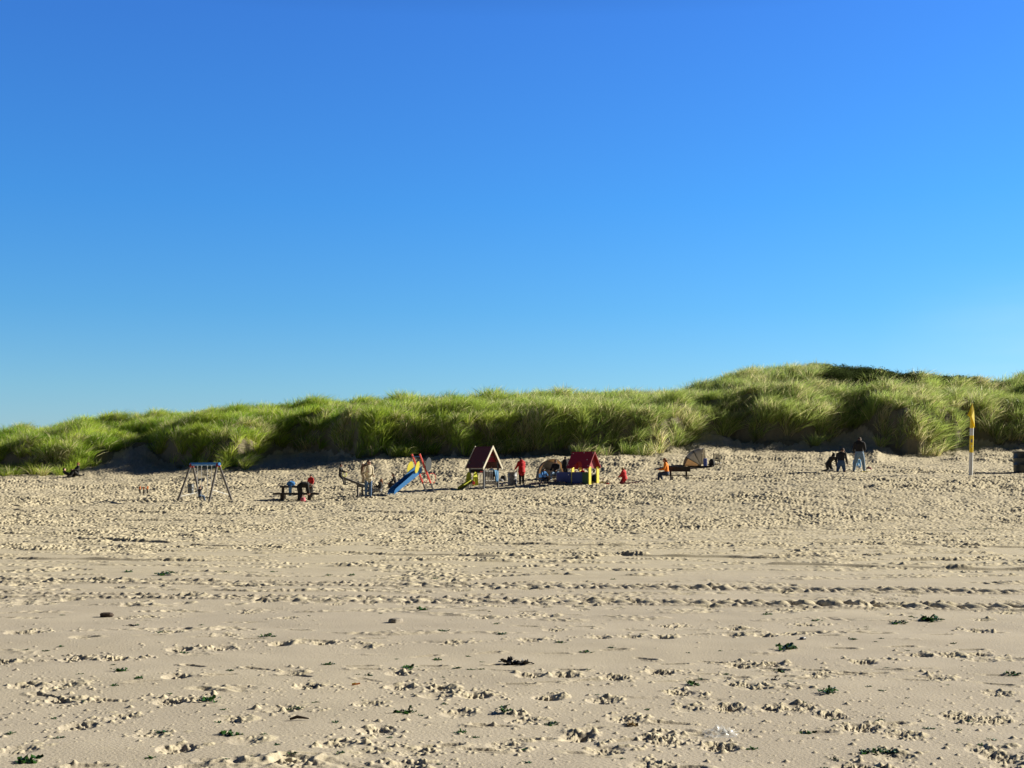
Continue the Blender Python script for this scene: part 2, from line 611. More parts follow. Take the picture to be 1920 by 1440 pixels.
for pa, ra, pb_, rb_, hh_ in ((-60, 956, 520, 966, .05), (150, 976, 480, 979, .05), (330, 989, 620, 990, .045), (140, 1010, 330, 1018, .05), (350, 1022, 560, 1029, .045),
                            (640, 1037, 960, 1044, .04), (880, 1020, 1250, 1024, .04), (1150, 1040, 1500, 1047, .045), (1420, 1060, 1980, 1070, .05), (600, 960, 1100, 966, .05),
                            (-60, 1000, 260, 1003, .04), (1100, 990, 1980, 996, .04), (760, 1000, 1120, 1004, .04), (-60, 1046, 420, 1052, .04), (1500, 1018, 1980, 1026, .04)):
    A0, A1 = at(pa, ra), at(pb_, rb_)
    tline = np.clip((P - pa) / (pb_ - pa), -.02, 1.02)
    Yl = 1 / (1 / A0.y + (1 / A1.y - 1 / A0.y) * tline) + 0.25 * perlin(P / 160.0, P * 0 + ra * .37, 23)
    i0_, i1_ = np.searchsorted(R, [Yl.min() - 1, Yl.max() + 1])
    d = YY[i0_:i1_] - Yl[None, :]
    inl = (sstep(0, .06, (P - pa) / (pb_ - pa)) * sstep(1, .9, (P - pa) / (pb_ - pa)))[None, :] * (0.5 + .8 * np.abs(perlin(XX[i0_:i1_] / .9, YY[i0_:i1_] / .5, 24)))
    Hm[i0_:i1_] += 1.2 * hh_ * inl * np.where(d > 0, np.exp(-(d / .22) ** 2), np.exp(-(d / .05) ** 2)) - .02 * inl * np.exp(-((d + .18) / .1) ** 2)

def stamp(x0, y0, r, h, ry=None, dry=0.9, lump=True):
    ry = ry or r
    i0, i1 = np.searchsorted(R, [y0 - ry, y0 + ry])
    px0 = 960 + F * (x0 - r) / y0
    px1 = 960 + F * (x0 + r) / y0
    j0, j1 = np.searchsorted(P, [px0, px1])
    if i1 <= i0 or j1 <= j0:
        return
    dx = (XX[i0:i1, j0:j1] - x0) / r
    dy = (YY[i0:i1, j0:j1] - y0) / ry
    q = 1 - dx * dx - dy * dy
    q = np.clip(q, 0, 1)
    if lump:
        if h > 0:
            q = np.clip(q * (1 + 0.5 * RG[i0:i1, j0:j1]) + 0.3 * np.minimum(RG[i0:i1, j0:j1], 0) * (q > 0), 0, 1.4)
            Hm[i0:i1, j0:j1] = np.maximum(Hm[i0:i1, j0:j1], h * q ** 0.95 * (q > 0) + np.minimum(Hm[i0:i1, j0:j1], 0.01) * (q > 0))
        else:
            Hm[i0:i1, j0:j1] += h * q
    else:
        Hm[i0:i1, j0:j1] += h * q
    if dry > 0:
        dryA[i0:i1, j0:j1] = np.maximum(dryA[i0:i1, j0:j1], dry * np.minimum(1, q * 3))

def clods(px, row, wpx, hk=1.0, n=None):
    y0 = EYE * F / (row - HOR)
    s = F / y0
    x0 = (px - 960) / s
    wm = wpx / s
    # kicked-up print: a scoop on the near left, thrown crumbs right and behind
    k = max(1, int(wm / 0.28))
    for q in range(k):
        cx = x0 + (q + 0.5 - k / 2) * wm / k
        cy = y0 + random.uniform(-.07, .07)
        stamp(cx - 0.04, cy - 0.06, 0.13, -0.03 * hk, 0.16, dry=0.2)
        for _ in range(4):
            rr = random.uniform(0.020, 0.050)
            stamp(cx + random.gauss(0.02, .08), cy + random.gauss(0.03, .05), rr, rr * random.uniform(.24, .44) * hk, rr * random.uniform(.8, 1.4))
        if random.random() < .14:                 # a slab of crust pushed up
            stamp(cx + .05, cy - .02, .09, .022 * hk, .12, lump=False)
    for _ in range(n or int(44 * wm / 0.3)):
        rr = abs(random.gauss(0, 1)) * 0.009 + 0.007
        stamp(x0 + random.gauss(0, wm * 0.36), y0 + random.gauss(0, 0.13), rr, rr * random.uniform(.5, .9), rr * random.uniform(1.0, 1.6))

CLODS = [(575, 1206, 150, 1.5), (385, 1215, 150, 1.0), (190, 1231, 150, .8), (15, 1238, 50, 1), (345, 1268, 90, 1.3), (130, 1311, 120, 1),
         (335, 1312, 130, 1), (555, 1264, 75, .9), (585, 1290, 130, 1), (800, 1287, 150, 1.0), (170, 1356, 60, .9), (350, 1404, 60, 1.3),
         (720, 1368, 70, .9), (640, 1394, 90, .8), (760, 1262, 60, .8), (560, 1431, 90, 1.1), (60, 1402, 60, .6), (450, 1352, 60, .6),
         (1190, 1193, 180, 1.2), (1000, 1201, 100, 1), (1410, 1190, 110, 1.2), (1035, 1266, 130, 1.2), (1160, 1268, 90, 1.2),
         (1245, 1258, 100, 1.2), (1420, 1243, 120, 1), (1620, 1238, 100, 1), (1785, 1226, 170, 1.1), (1835, 1182, 70, 1.2),
         (1037, 1304, 60, 1), (1140, 1312, 50, .8), (1280, 1295, 65, 1), (1375, 1326, 75, 1), (1452, 1322, 50, .8), (1505, 1324, 50, .8),
         (1390, 1278, 30, .9), (1620, 1362, 110, 1.1), (1095, 1376, 60, .9), (1145, 1405, 45, 1), (1360, 1399, 55, 1), (1240, 1375, 80, .6),
         (1605, 1432, 110, 1.2), (1850, 1402, 60, .6), (1890, 1422, 70, 1), (1680, 1412, 50, .6), (1560, 1335, 50, .6), (1700, 1375, 60, .5),
         (900, 1300, 50, .7), (40, 1185, 30, .9), (160, 1196, 25, .7), (870, 1335, 70, .7), (700, 1322, 50, .7), (1180, 1347, 60, .6),
         (300, 1378, 50, .5), (960, 1395, 60, .6), (860, 1205, 60, .7), (690, 1210, 60, .6), (1760, 1268, 60, .6), (1880, 1300, 60, .6),
         (1540, 1262, 60, .5), (480, 1390, 60, .5), (250, 1340, 50, .5), (1800, 1340, 50, .6), (1230, 1430, 60, .5), (990, 1348, 40, .5)]
for c in CLODS:
    clods(*c)
for _ in range(64):                        # lesser scuffs between them and out to the tracks
    row = random.uniform(1045, 1440) if random.random() < .35 else random.uniform(1045, 1190)
    clods(random.uniform(-40, 1960), row, random.uniform(30, 110) * (row - 900) / 300, random.uniform(.3, .8))
for _ in range(190):                        # crumbs along the edges of the wheel tracks
    t = random.random()
    ra, rb_ = random.choice(((1084, 1107), (1096, 1118), (1112, 1136), (1124, 1147)))
    clods(t * 1920, ra + (rb_ - ra) * t + random.gauss(0, 3), random.uniform(15, 60) * (1.25 - .7 * t), random.uniform(.4, .8) * (1.2 - .8 * t), n=8)
for _ in range(7500):                       # loose crumbs of sand
    y0 = 7 * (26 / 7) ** random.random()
    if perlin(np.array([random.random() * 0 + y0 / 1.3]), np.array([.5]), 31)[0] < random.uniform(-.5, .25):
        continue
    rr = 0.006 + abs(random.gauss(0, .007))
    stamp(random.uniform(-.42, .42) * y0, y0, rr, rr * random.uniform(.5, .9), rr * 1.2, dry=.6)
def footprint(x0, y0, a, dp=.02):
    i0, i1 = np.searchsorted(R, [y0 - .24, y0 + .24])
    j0, j1 = np.searchsorted(P, [960 + F * (x0 - .24) / y0, 960 + F * (x0 + .24) / y0])
    dx, dy = XX[i0:i1, j0:j1] - x0, YY[i0:i1, j0:j1] - y0
    u, v = dx * math.cos(a) + dy * math.sin(a), -dx * math.sin(a) + dy * math.cos(a)
    wv_ = .048 - .012 * np.cos(u / .135 * 2.2 + .6)
    r_ = np.sqrt((u / .135) ** 2 + (v / wv_) ** 2) * (1 + .12 * RG[i0:i1, j0:j1])
    h_ = -dp * sstep(1.1, .75, r_) + dp * .75 * np.exp(-((r_ - 1.3) / .25) ** 2) * (.55 + .45 * np.sign(u) * sstep(0, .1, np.abs(u)))
    Hm[i0:i1, j0:j1] += h_
    dryA[i0:i1, j0:j1] = np.maximum(dryA[i0:i1, j0:j1], .5 * np.exp(-((r_ - 1.3) / .3) ** 2))
for _ in range(34):                         # short trails of shoe prints crossing the damp sand
    y0 = 7.2 * (17 / 7.2) ** random.random()
    x0 = random.uniform(-.42, .42) * y0
    a = random.choice((0, PI)) + random.gauss(0, .35)
    for q in range(random.randint(2, 6)):
        x0 += .62 * math.cos(a); y0 += .62 * math.sin(a)
        if 6.6 < y0 < 20:
            sd_ = .07 * (1 if q % 2 else -1)
            footprint(x0 - sd_ * math.sin(a), y0 + sd_ * math.cos(a), a + random.gauss(0, .15), random.uniform(.007, .016))
Hm *= sstep(4, 7, YY)
kb = np.searchsorted(R, 26)                 # wind and damp have rounded the edges of the lumps
Hs_ = Hm[:kb].copy()
Hs_[1:-1] = .25 * Hs_[:-2] + .5 * Hs_[1:-1] + .25 * Hs_[2:]
Hs_[:, 1:-1] = .15 * Hs_[:, :-2] + .7 * Hs_[:, 1:-1] + .15 * Hs_[:, 2:]
Hm[:kb] = Hs_
ZZ = Zb + Hm

# where marram grass grows: lower edge of the growth (photo column -> row on the dune face)
rowG = HOR + F * (EYE - Zb) / YY
gl = np.interp(P, gbx, gby)[None, :] + 8 * perlin(P / 17.0, P * 0 + 1.7, 41)[None, :] + 6 * perlin(P / 7.0, P * 0 + 1.7, 42)[None, :] + 3 + 4 * np.interp(P, [600, 700, 1250, 1300], [0, 1, 1, 0])[None, :]
gm = (YY > cYb2[None, :] + np.interp(P, [460, 500, 1090, 1140, 1260, 1300], [-3, .2, .2, -1.5, -1.5, .2])[None, :]) & (rowG < gl) & (YY < cYb[None, :] + 27)
gm |= (YY > cYb2[None, :] + 6.5) & (YY < cYb[None, :] + 27)
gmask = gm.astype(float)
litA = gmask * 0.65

idx = np.arange(NR * NC).reshape(NR, NC)
q = np.stack([idx[:-1, :-1], idx[:-1, 1:], idx[1:, 1:], idx[1:, :-1]], -1).reshape(-1, 4)
co = np.stack([XX, YY, ZZ], -1).reshape(-1, 3)
me = raw_mesh('beach_and_dunes', co, q.ravel(), np.full(len(q), 4), smooth=True)
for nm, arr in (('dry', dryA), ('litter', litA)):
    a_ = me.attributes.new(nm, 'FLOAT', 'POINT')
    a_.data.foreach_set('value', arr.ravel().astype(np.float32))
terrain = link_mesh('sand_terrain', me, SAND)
tag(terrain, kind='structure')
g = MB().add([(-4000, -4000, -0.25), (4000, -4000, -0.25), (4000, 4000, -0.25), (-4000, 4000, -0.25)], [(0, 1, 2, 3)])
tag(g.build('ground', SAND), kind='structure')

# ------------------------------------------------------------------ marram grass
def ground_sample(n, weight, i0, i1):
    """random points on the terrain rows i0..i1, density following weight per square metre of slope"""
    sub = slice(i0, i1)
    dxs = np.gradient(P) / F
    area = np.abs(np.gradient(R))[sub, None] * (R[sub, None] * dxs[None, :])
    slope = np.gradient(Zb[sub], R[sub], axis=0)
    wgt = (area * np.sqrt(1 + slope ** 2) * weight[sub]).ravel()
    cdf = np.cumsum(wgt)
    k = np.searchsorted(cdf, RNG.random(n) * cdf[-1])
    i, j = np.divmod(k, NC)
    i = np.clip(i + i0, 0, NR - 2)
    j = np.clip(j, 0, NC - 2)
    a, b = RNG.random(n), RNG.random(n)
    pt = lambda arr: (arr[i, j] * (1 - b) + arr[i, j + 1] * b) * (1 - a) + (arr[i + 1, j] * (1 - b) + arr[i + 1, j + 1] * b) * a
    return np.stack([pt(XX), pt(YY), pt(ZZ)], 1), P[j], i, j

def zat(x, y):
    px = 960 + F * x / y
    fj = np.clip(np.interp(px, P, np.arange(NC)), 0, NC - 1.001)
    fi = np.clip(np.interp(y, R, np.arange(NR)), 0, NR - 1.001)
    i, j = fi.astype(int), fj.astype(int)
    a, b = fi - i, fj - j
    return (ZZ[i, j] * (1 - b) + ZZ[i, j + 1] * b) * (1 - a) + (ZZ[i + 1, j] * (1 - b) + ZZ[i + 1, j + 1] * b) * a

def blades(name, base, d0, bend, L, wdt, tone, material):
    n = len(base)
    ts = np.array([0.0, 0.4, 0.75, 1.0])
    pts = base[:, None, :] + L[:, None, None] * (ts[None, :, None] * d0[:, None, :] + (ts ** 2)[None, :, None] * bend[:, None, :])
    ang = RNG.random(n) * 2 * np.pi
    wv = np.stack([np.cos(ang), np.sin(ang) * .6, 0 * ang], 1)
    wv -= d0 * np.sum(wv * d0, 1, keepdims=True)
    wv /= np.linalg.norm(wv, axis=1, keepdims=True) + 1e-6
    ww = np.array([0.8, 1.0, 0.7])[None, :, None] * (wdt[:, None, None] / 2) * wv[:, None, :]
    v = np.empty((n, 7, 3))
    v[:, 0:6:2] = pts[:, :3] - ww
    v[:, 1:6:2] = pts[:, :3] + ww
    v[:, 6] = pts[:, 3]
    o = (np.arange(n) * 7)[:, None]
    lo = np.concatenate([o + np.array([[0, 1, 3, 2]]), o + np.array([[2, 3, 5, 4]]), o + np.array([[4, 5, 6]])], 1)
    me = raw_mesh(name, v.reshape(-1, 3), lo.ravel(), np.tile([4, 4, 3], n))
    a_ = me.attributes.new('tone', 'FLOAT_COLOR', 'POINT')
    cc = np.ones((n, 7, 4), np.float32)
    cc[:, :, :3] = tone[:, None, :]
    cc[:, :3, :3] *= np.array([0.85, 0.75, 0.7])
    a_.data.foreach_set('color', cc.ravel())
    return link_mesh(name, me, material)

GRASS = grass_material('marram')
gi0, gi1 = np.searchsorted(R, 74), np.searchsorted(R, 128)
dens = gmask * np.where((P > -260) & (P < 2200), 1.0, 0.0)[None, :]
dens *= sstep(-3, 16, gl - rowG) * 0.9 + 0.1
dens *= 0.40 + 1.1 * sstep(-0.30, 0.25, perlin(XX / 1.5, YY / 1.5, 51))
dens *= np.where((P[None, :] > 1545) & (P[None, :] < 1860) & (YY > cYb[None, :] + np.interp(P, [1540, 1580, 1660, 1720, 1860], [15, 10.5, 11, 12.5, 14])[None, :]), 0.10, 1.0)
dens *= np.where(YY > cYb[None, :] + 21, 0.35, 1.0)
NT = 8200
tp, tpx, _, _ = ground_sample(NT, dens, gi0, gi1)
tn = perlin(tp[:, 0] / 3.3, tp[:, 1] / 3.3, 52)
NB = 50
L_t = (0.74 + 0.50 * RNG.random(NT) + 0.35 * tn) * np.interp(tpx, [0, 900, 1500], [1.0, 1.05, 1.05])
rad = np.repeat(0.12 + 0.22 * RNG.random(NT), NB)
ang = RNG.random(NT * NB) * 2 * np.pi
rr = np.sqrt(RNG.random(NT * NB))
bx = np.repeat(tp[:, 0], NB) + np.cos(ang) * rr * rad
by = np.repeat(tp[:, 1], NB) + np.sin(ang) * rr * rad
bz = zat(bx, by) - 0.03
base = np.stack([bx, by, bz], 1)
spread = 0.10 + 0.34 * rr
d0 = np.stack([np.cos(ang) * spread + 0.10, np.sin(ang) * spread - 0.12, 1.0 + 0 * ang], 1)
d0[:, :2] += np.repeat(RNG.normal(0, 0.16, (NT, 2)), NB, 0)
d0 += RNG.normal(0, 0.13, d0.shape)
d0 /= np.linalg.norm(d0, axis=1, keepdims=True)
lean = np.repeat(RNG.normal(0, 0.34, (NT, 2)), NB, 0)
k_ = 0.25 + 0.65 * RNG.random(NT * NB)
bend = np.stack([(np.cos(ang) * .45 + 0.30 + lean[:, 0]) * k_, (np.sin(ang) * .4 - 0.10 + lean[:, 1]) * k_, -0.42 * k_], 1)
Lb = np.repeat(L_t, NB) * (0.65 + 0.5 * RNG.random(NT * NB))
GA, GB_, GC = np.array([0.200, 0.360, 0.035]), np.array([0.53, 0.66, 0.10]), np.array([0.78, 0.74, 0.42])
GD = np.array([0.41, 0.51, 0.20])
f1 = np.clip(0.5 + 0.55 * perlin(tp[:, 0] / 2.6, tp[:, 1] / 2.6, 53) + RNG.normal(0, .34, NT), 0, 1)
right = np.interp(tpx, [700, 1300], [0.0, 1.0])
tone_t = GA * (1 - f1)[:, None] + GB_ * f1[:, None]
tone_t = tone_t * (1 - .55 * right[:, None]) + GD * (.55 * right[:, None])
strawk = np.clip(0.13 + 0.14 * right + 0.55 * perlin(tp[:, 0] / 2.1, tp[:, 1] / 2.1, 54) + RNG.normal(0, .12, NT), 0.03, 0.75)
tone_t = tone_t * (0.62 + 0.66 * RNG.random(NT))[:, None]
tone = np.repeat(tone_t, NB, 0)
isst = RNG.random(NT * NB) < np.repeat(strawk, NB)
tone[isst] = GC * (0.7 + .5 * RNG.random(isst.sum()))[:, None]
tone *= (0.75 + 0.5 * RNG.random(NT * NB))[:, None]
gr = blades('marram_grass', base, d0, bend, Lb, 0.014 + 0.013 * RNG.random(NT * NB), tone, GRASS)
tag(gr, 'tall green and straw marram grass covering the dune slopes', 'grass', kind='stuff')

# ------------------------------------------------------------------ shrubs on the dune top
def leaf_cloud(name, cen, rad3, n, size, tone, material, parent=None):
    """many small leaf faces spread through lumpy volumes"""
    m = len(cen)
    k = RNG.integers(0, m, n)
    d = RNG.normal(0, 1, (n, 3))
    d /= np.linalg.norm(d, axis=1, keepdims=True)
    p = cen[k] + d * rad3[k] * (0.55 + 0.5 * RNG.random(n))[:, None]
    p[:, 2] = np.maximum(p[:, 2], zat(p[:, 0], p[:, 1]) - .05)
    a = RNG.normal(0, 1, (n, 3)); a /= np.linalg.norm(a, axis=1, keepdims=True)
    b = np.cross(a, RNG.normal(0, 1, (n, 3))); b /= np.linalg.norm(b, axis=1, keepdims=True)
    s = size * (0.6 + .8 * RNG.random(n))[:, None]
    v = np.stack([p - a * s, p + b * s * .35, p + a * s, p - b * s * .35], 1)
    me = raw_mesh(name, v.reshape(-1, 3), np.arange(n * 4), np.full(n, 4))
    at_ = me.attributes.new('tone', 'FLOAT_COLOR', 'POINT')
    cc = np.ones((n, 4, 4), np.float32)
    cc[:, :, :3] = (tone[None] * (0.6 + .8 * RNG.random((n, 1))))[:, None, :]
    at_.data.foreach_set('color', cc.ravel())
    return link_mesh(name, me, material, parent)

SHRUB = grass_material('buckthorn', 0.25, 0.9, 0.05)
def crest_pt(px, dy):
    y = float(np.interp(px, P, cYb)) + 19 + dy
    return np.array([(px - 960) / F * y, y, zbase(px, y)])
cs, rs = [], []
for px in np.concatenate([np.concatenate([np.linspace(1500, 1880, 240), np.linspace(1550, 1720, 120)]), np.linspace(1500, 1870, 26), np.linspace(1055, 1260, 12), np.linspace(690, 900, 5)]):
    main = px > 1400
    p = crest_pt(px + random.uniform(-5, 5), random.uniform(float(np.interp(px, [1540, 1580, 1660, 1720, 1860], [-4, -8.5, -8.5, -7, -5.5])), 1.5) if main else random.uniform(1, 4))
    hgt = random.uniform(0.28, 0.46) * (np.interp(px, [1500, 1560, 1700, 1870], [.7, 1.15, .95, .75]) if main else 1.0)
    cs.append(p + np.array([0, 0, hgt * .7])); rs.append([hgt * 2.4, hgt * 2.0, hgt])
shr = leaf_cloud('shrub_thicket', np.array(cs), np.array(rs), 240000, 0.055, np.array([0.055, 0.080, 0.024]), SHRUB)
tag(shr, 'low dark green shrub thicket along the dune top', 'shrubs', kind='stuff')

TWIG = mat('twig_bark', (0.10, 0.075, 0.06), 0.9)
def bare_shrub(px0, px1, lab):
    mid = crest_pt((px0 + px1) / 2, 0)
    t = MB()
    for _ in range(34):
        px = random.uniform(px0, px1)
        p = Vector(crest_pt(px, random.uniform(-.5, .8))) - Vector(mid)
        h = random.uniform(0.7, 1.35)
        d = Vector((random.gauss(-.1, .3), random.gauss(0, .3), 1)).normalized()
        pts = [p + Vector((0, 0, -.1)), p + d * h * .5, p + d * h + Vector((random.gauss(0, .1), 0, 0))]
        t.tube(pts, [.016, .012, .005], 5)
        for _ in range(3):
            q0 = pts[1].lerp(pts[2], random.random() * .8)
            t.tube([q0, q0 + Vector((random.gauss(0, .18), random.gauss(0, .18), random.uniform(.1, .35)))], [.008, .004], 4)
    o = t.build('bare_shrub', TWIG, loc=mid)
    tag(o, lab, 'shrub', 'leafless shrubs on the dune top')
bare_shrub(1605, 1640, 'leafless twiggy shrub on dune top nearer the grassy summit')
bare_shrub(1676, 1722, 'wider leafless twiggy shrub farther right along the dune top')

# ------------------------------------------------------------------ people
SKIN, SKIN2 = mat('skin_fair', (0.52, 0.30, 0.21), 0.5, var=.05), mat('skin_tan', (0.36, 0.19, 0.12), 0.5, var=.05)
EYEM, LIPM = mat('eye_dark', (0.02, 0.015, 0.012), 0.25), mat('lips', (0.38, 0.13, 0.11), 0.45)
FAB = {}
def cloth(name, col, var=.18):
    if name not in FAB:
        FAB[name] = mat('cloth_' + name, col, 0.85, var=var, scale=9, bump=.35)
    return FAB[name]
BLACK = cloth('black', (0.012, 0.012, 0.014)); CHAR = cloth('charcoal', (0.028, 0.026, 0.028)); NAVY = cloth('navy', (0.018, 0.025, 0.05))
JEANS = cloth('jeans', (0.06, 0.12, 0.24), .3); LJEANS = cloth('pale_jeans', (0.16, 0.25, 0.38), .3); DJEANS = cloth('dark_jeans', (0.03, 0.05, 0.10), .3)
RED = cloth('red', (0.46, 0.008, 0.012)); ORANGE = cloth('orange', (0.80, 0.22, 0.01)); CREAM = cloth('cream', (0.50, 0.44, 0.32))
OLIVE = cloth('olive', (0.085, 0.068, 0.045)); BLUE = cloth('blue', (0.05, 0.22, 0.55)); SKYB = cloth('sky_blue', (0.20, 0.45, 0.75)); WHITE = cloth('white', (0.72, 0.70, 0.66))
BROWN = cloth('brown', (0.10, 0.055, 0.03)); TAN = cloth('tan', (0.36, 0.28, 0.19)); PINK = cloth('pink', (0.62, 0.16, 0.20)); GREY = cloth('grey', (0.20, 0.20, 0.21))
SHOE = mat('shoe_leather', (0.025, 0.02, 0.018), 0.5); WSHOE = mat('white_shoe', (0.6, 0.6, 0.6), 0.6); BOOT = mat('brown_boot', (0.09, 0.045, 0.022), 0.55)
HB, HBR, HG, HBL = (mat('hair_' + n, c, 0.8, var=.3, scale=40) for n, c in
                    (('black', (0.012, 0.010, 0.009)), ('brown', (0.045, 0.025, 0.014)), ('ginger', (0.22, 0.075, 0.02)), ('blond', (0.32, 0.20, 0.08))))
GLASSM = mat('dark_lens', (0.01, 0.01, 0.012), 0.1)

def V(*a):
    return Vector(a)

class Prims:
    """overlapping tapered solids of one figure, later fused into one skin"""
    def __init__(self):
        self.mb, self.seg = MB(), []
    def limb(self, pts, rad, mi, ratio=1.0, axis=None, n=12):
        pts = [Vector(p) for p in pts]
        rad = list(rad)
        d0 = (pts[1] - pts[0]).normalized(); d1 = (pts[-1] - pts[-2]).normalized()
        P2 = [pts[0] - d0 * rad[0] * .75, pts[0] - d0 * rad[0] * .45] + pts + [pts[-1] + d1 * rad[-1] * .45, pts[-1] + d1 * rad[-1] * .75]
        R2 = [rad[0] * .45, rad[0] * .85] + rad + [rad[-1] * .85, rad[-1] * .45]
        self.mb.tube(P2, R2, n, axis=axis, ratio=ratio)
        for i in range(len(pts) - 1):
            self.seg.append((pts[i], pts[i + 1], rad[i] * (1 + ratio) / 2, rad[i + 1] * (1 + ratio) / 2, mi))
    def ball(self, c, r3, mi, rot=None, n=14):
        c = Vector(c)
        vs, fs = [], []
        m = 8
        for a in range(m + 1):
            th = PI * a / m
            for k in range(n):
                ph = 2 * PI * k / n
                p = Vector((r3[0] * math.sin(th) * math.cos(ph), r3[1] * math.sin(th) * math.sin(ph), r3[2] * math.cos(th)))
                vs.append(c + (rot @ p if rot else p))
        for a in range(m):
            for k in range(n):
                l = (k + 1) % n
                fs.append((a * n + k, a * n + l, (a + 1) * n + l, (a + 1) * n + k))
        self.mb.add(vs, fs)
        self.seg.append((c, c + Vector((0, 0, 1e-4)), sum(r3) / 3, sum(r3) / 3, mi))

def rotframe(up, fwd):
    z = Vector(up).normalized()
    y = Vector(fwd) - z * Vector(fwd).dot(z)
    y.normalize()
    x = y.cross(z)
    return Matrix((x, y, z)).transposed()

def person(loc, rz, Hh, label, pose, top, bottom, shoe, hair=None, skin=None, longhair=0.0, hat=None, hatm=None, coat=0.0,
           glasses=False, bulk=1.0, pelvis_z=None, group=None, hood=False):
    """faces local +y; every bone given by its direction"""
    k = Hh
    skin = skin or SKIN
    mats = [top, bottom, shoe, skin, EYEM, LIPM]
    T, B_, S_, K_, E_, L_ = range(6)
    pr = Prims()
    dd = lambda n, d: Vector(pose.get(n, d)).normalized()
    hipax = dd('hip', (1, 0, 0)); shax = dd('shoulders', tuple(hipax))
    pel = V(0, 0, 0)
    s1, s2 = dd('spine', (0, 0.02, 1)), dd('chest', pose.get('spine', (0, 0.02, 1)))
    waist = pel + s1 * .115 * k
    ches = waist + s2 * .13 * k
    shc = ches + s2 * .062 * k
    nk = dd('neck', tuple(s2))
    nkt = shc + nk * .055 * k
    hd = dd('head', tuple(nk)); face = Vector(pose.get('face', (0, 1, 0)))
    HR = rotframe(hd, face)
    hc = nkt + hd * .058 * k + HR @ V(0, .012 * k, 0)
    b = bulk
    # trunk
    pr.limb([pel - s1 * .02 * k, pel + s1 * .03 * k], [.092 * k * b, .095 * k * b], B_, .72, hipax)
    pr.limb([pel + s1 * .045 * k, waist, ches, shc - s2 * .012 * k], [.097 * k * b, .093 * k * b, .108 * k * b, .088 * k * b], T, .66, shax, 22)
    pr.limb([shc - s2 * .02 * k - shax * .075 * k, shc - s2 * .02 * k + shax * .075 * k], [.050 * k * b, .050 * k * b], T, 1.0)
    if coat:
        down = -s1
        cp, cr_ = [waist, pel, pel + down * coat * k], [.097 * k * b, .108 * k * b, .122 * k * b]
        pr.mb.tube(cp, cr_, 24, axis=hipax, ratio=.78)
        for q in range(2):
            pr.seg.append((cp[q], cp[q + 1], cr_[q] * .9, cr_[q + 1] * .9, T))
    # neck and head
    pr.limb([shc, nkt], [.036 * k, .032 * k], K_)
    pr.ball(hc, (.047 * k, .058 * k, .066 * k), K_, HR)
    pr.ball(hc + HR @ V(0, .018 * k, -.035 * k), (.035 * k, .040 * k, .035 * k), K_, HR)
    pr.ball(hc + HR @ V(0, .060 * k, -.014 * k), (.009 * k, .014 * k, .015 * k), K_, HR, 8)
    for sx in (-1, 1):
        pr.ball(hc + HR @ V(sx * .048 * k, -.004 * k, -.008 * k), (.007 * k, .014 * k, .019 * k), K_, HR, 8)
        pr.ball(hc + HR @ V(sx * .019 * k, .051 * k, .004 * k), (.0095 * k, .006 * k, .006 * k), E_, HR, 8)
    pr.ball(hc + HR @ V(0, .053 * k, -.040 * k), (.016 * k, .007 * k, .005 * k), L_, HR, 8)
    if hood:
        pr.limb([shc - HR @ V(.05 * k, .04 * k, 0), shc - HR @ V(0, .065 * k, -.01 * k), shc - HR @ V(-.05 * k, .04 * k, 0)], [.03 * k] * 3, T)
    # arms
    for sx, nm in ((-1, 'L'), (1, 'R')):
        sh = shc - s2 * .02 * k + shax * sx * .108 * k
        u = dd('uarm' + nm, (sx * .16, .04, -1)); f = dd('farm' + nm, (sx * .03, .2, -1))
        el_ = sh + u * .168 * k
        wr = el_ + f * .142 * k
        pr.limb([sh, sh + u * .09 * k, el_], [.044 * k * b, .038 * k * b, .032 * k * b], T)
        pr.limb([el_, el_ + f * .06 * k, wr], [.033 * k * b, .030 * k * b, .024 * k * b], T)
        hd_ = dd('hand' + nm, tuple(f))
        side, _ = frame_of(hd_, pose.get('thumb' + nm, (0, 1, 0.05)))
        nrm = hd_.cross(side)
        if nrm.dot(shax) * sx > 0:
            nrm = -nrm
        pr.limb([wr, wr + hd_ * .05 * k], [.016 * k, .023 * k], K_, .5, side)
        for q, ln in zip((-1.5, -.5, .5, 1.5), (.034, .043, .046, .042)):
            a0 = wr + hd_ * .052 * k + side * q * .0105 * k
            a1 = a0 + (hd_ + nrm * .25).normalized() * ln * .55 * k
            a2 = a1 + (hd_ + nrm * .8).normalized() * ln * .5 * k
            pr.limb([a0, a1, a2], [.0058 * k, .0054 * k, .0046 * k], K_, n=6)
        t0 = wr + hd_ * .018 * k + side * .018 * k
        t1 = t0 + (hd_ * .6 + side * .8).normalized() * .025 * k
        pr.limb([t0, t1, t1 + (hd_ + side * .2 + nrm * .3).normalized() * .02 * k], [.0075 * k, .0065 * k, .0052 * k], K_, n=6)
        # legs
        hp = pel + hipax * sx * .052 * k - s1 * .02 * k
        t = dd('thigh' + nm, (sx * .05, 0, -1)); sn = dd('shin' + nm, (sx * .02, -.03, -1))
        kn = hp + t * .245 * k
        an = kn + sn * .225 * k
        pr.limb([hp, hp + t * .12 * k, kn], [.060 * k * b, .054 * k * b, .040 * k * b], B_)
        pr.limb([kn, kn + sn * .08 * k, an], [.040 * k * b, .037 * k * b, .028 * k * b], B_)
        fo = dd('foot' + nm, (sx * .15, 1, -.05))
        fu = -sn if abs(fo.dot(sn)) < .8 else fo.orthogonal()
        heel = an + sn * .026 * k - fo * .022 * k
        pr.limb([heel, heel + fo * .07 * k, heel + fo * .118 * k], [.026 * k, .025 * k, .019 * k], S_, 1.15)
    zmin = min(p[2] for p in pr.mb.v)
    dz = -zmin if pelvis_z is None else pelvis_z
    off = V(0, 0, dz)
    # fuse into one continuous skin
    me0 = bpy.data.meshes.new('person_raw')
    me0.from_pydata(pr.mb.v, [], pr.mb.f)
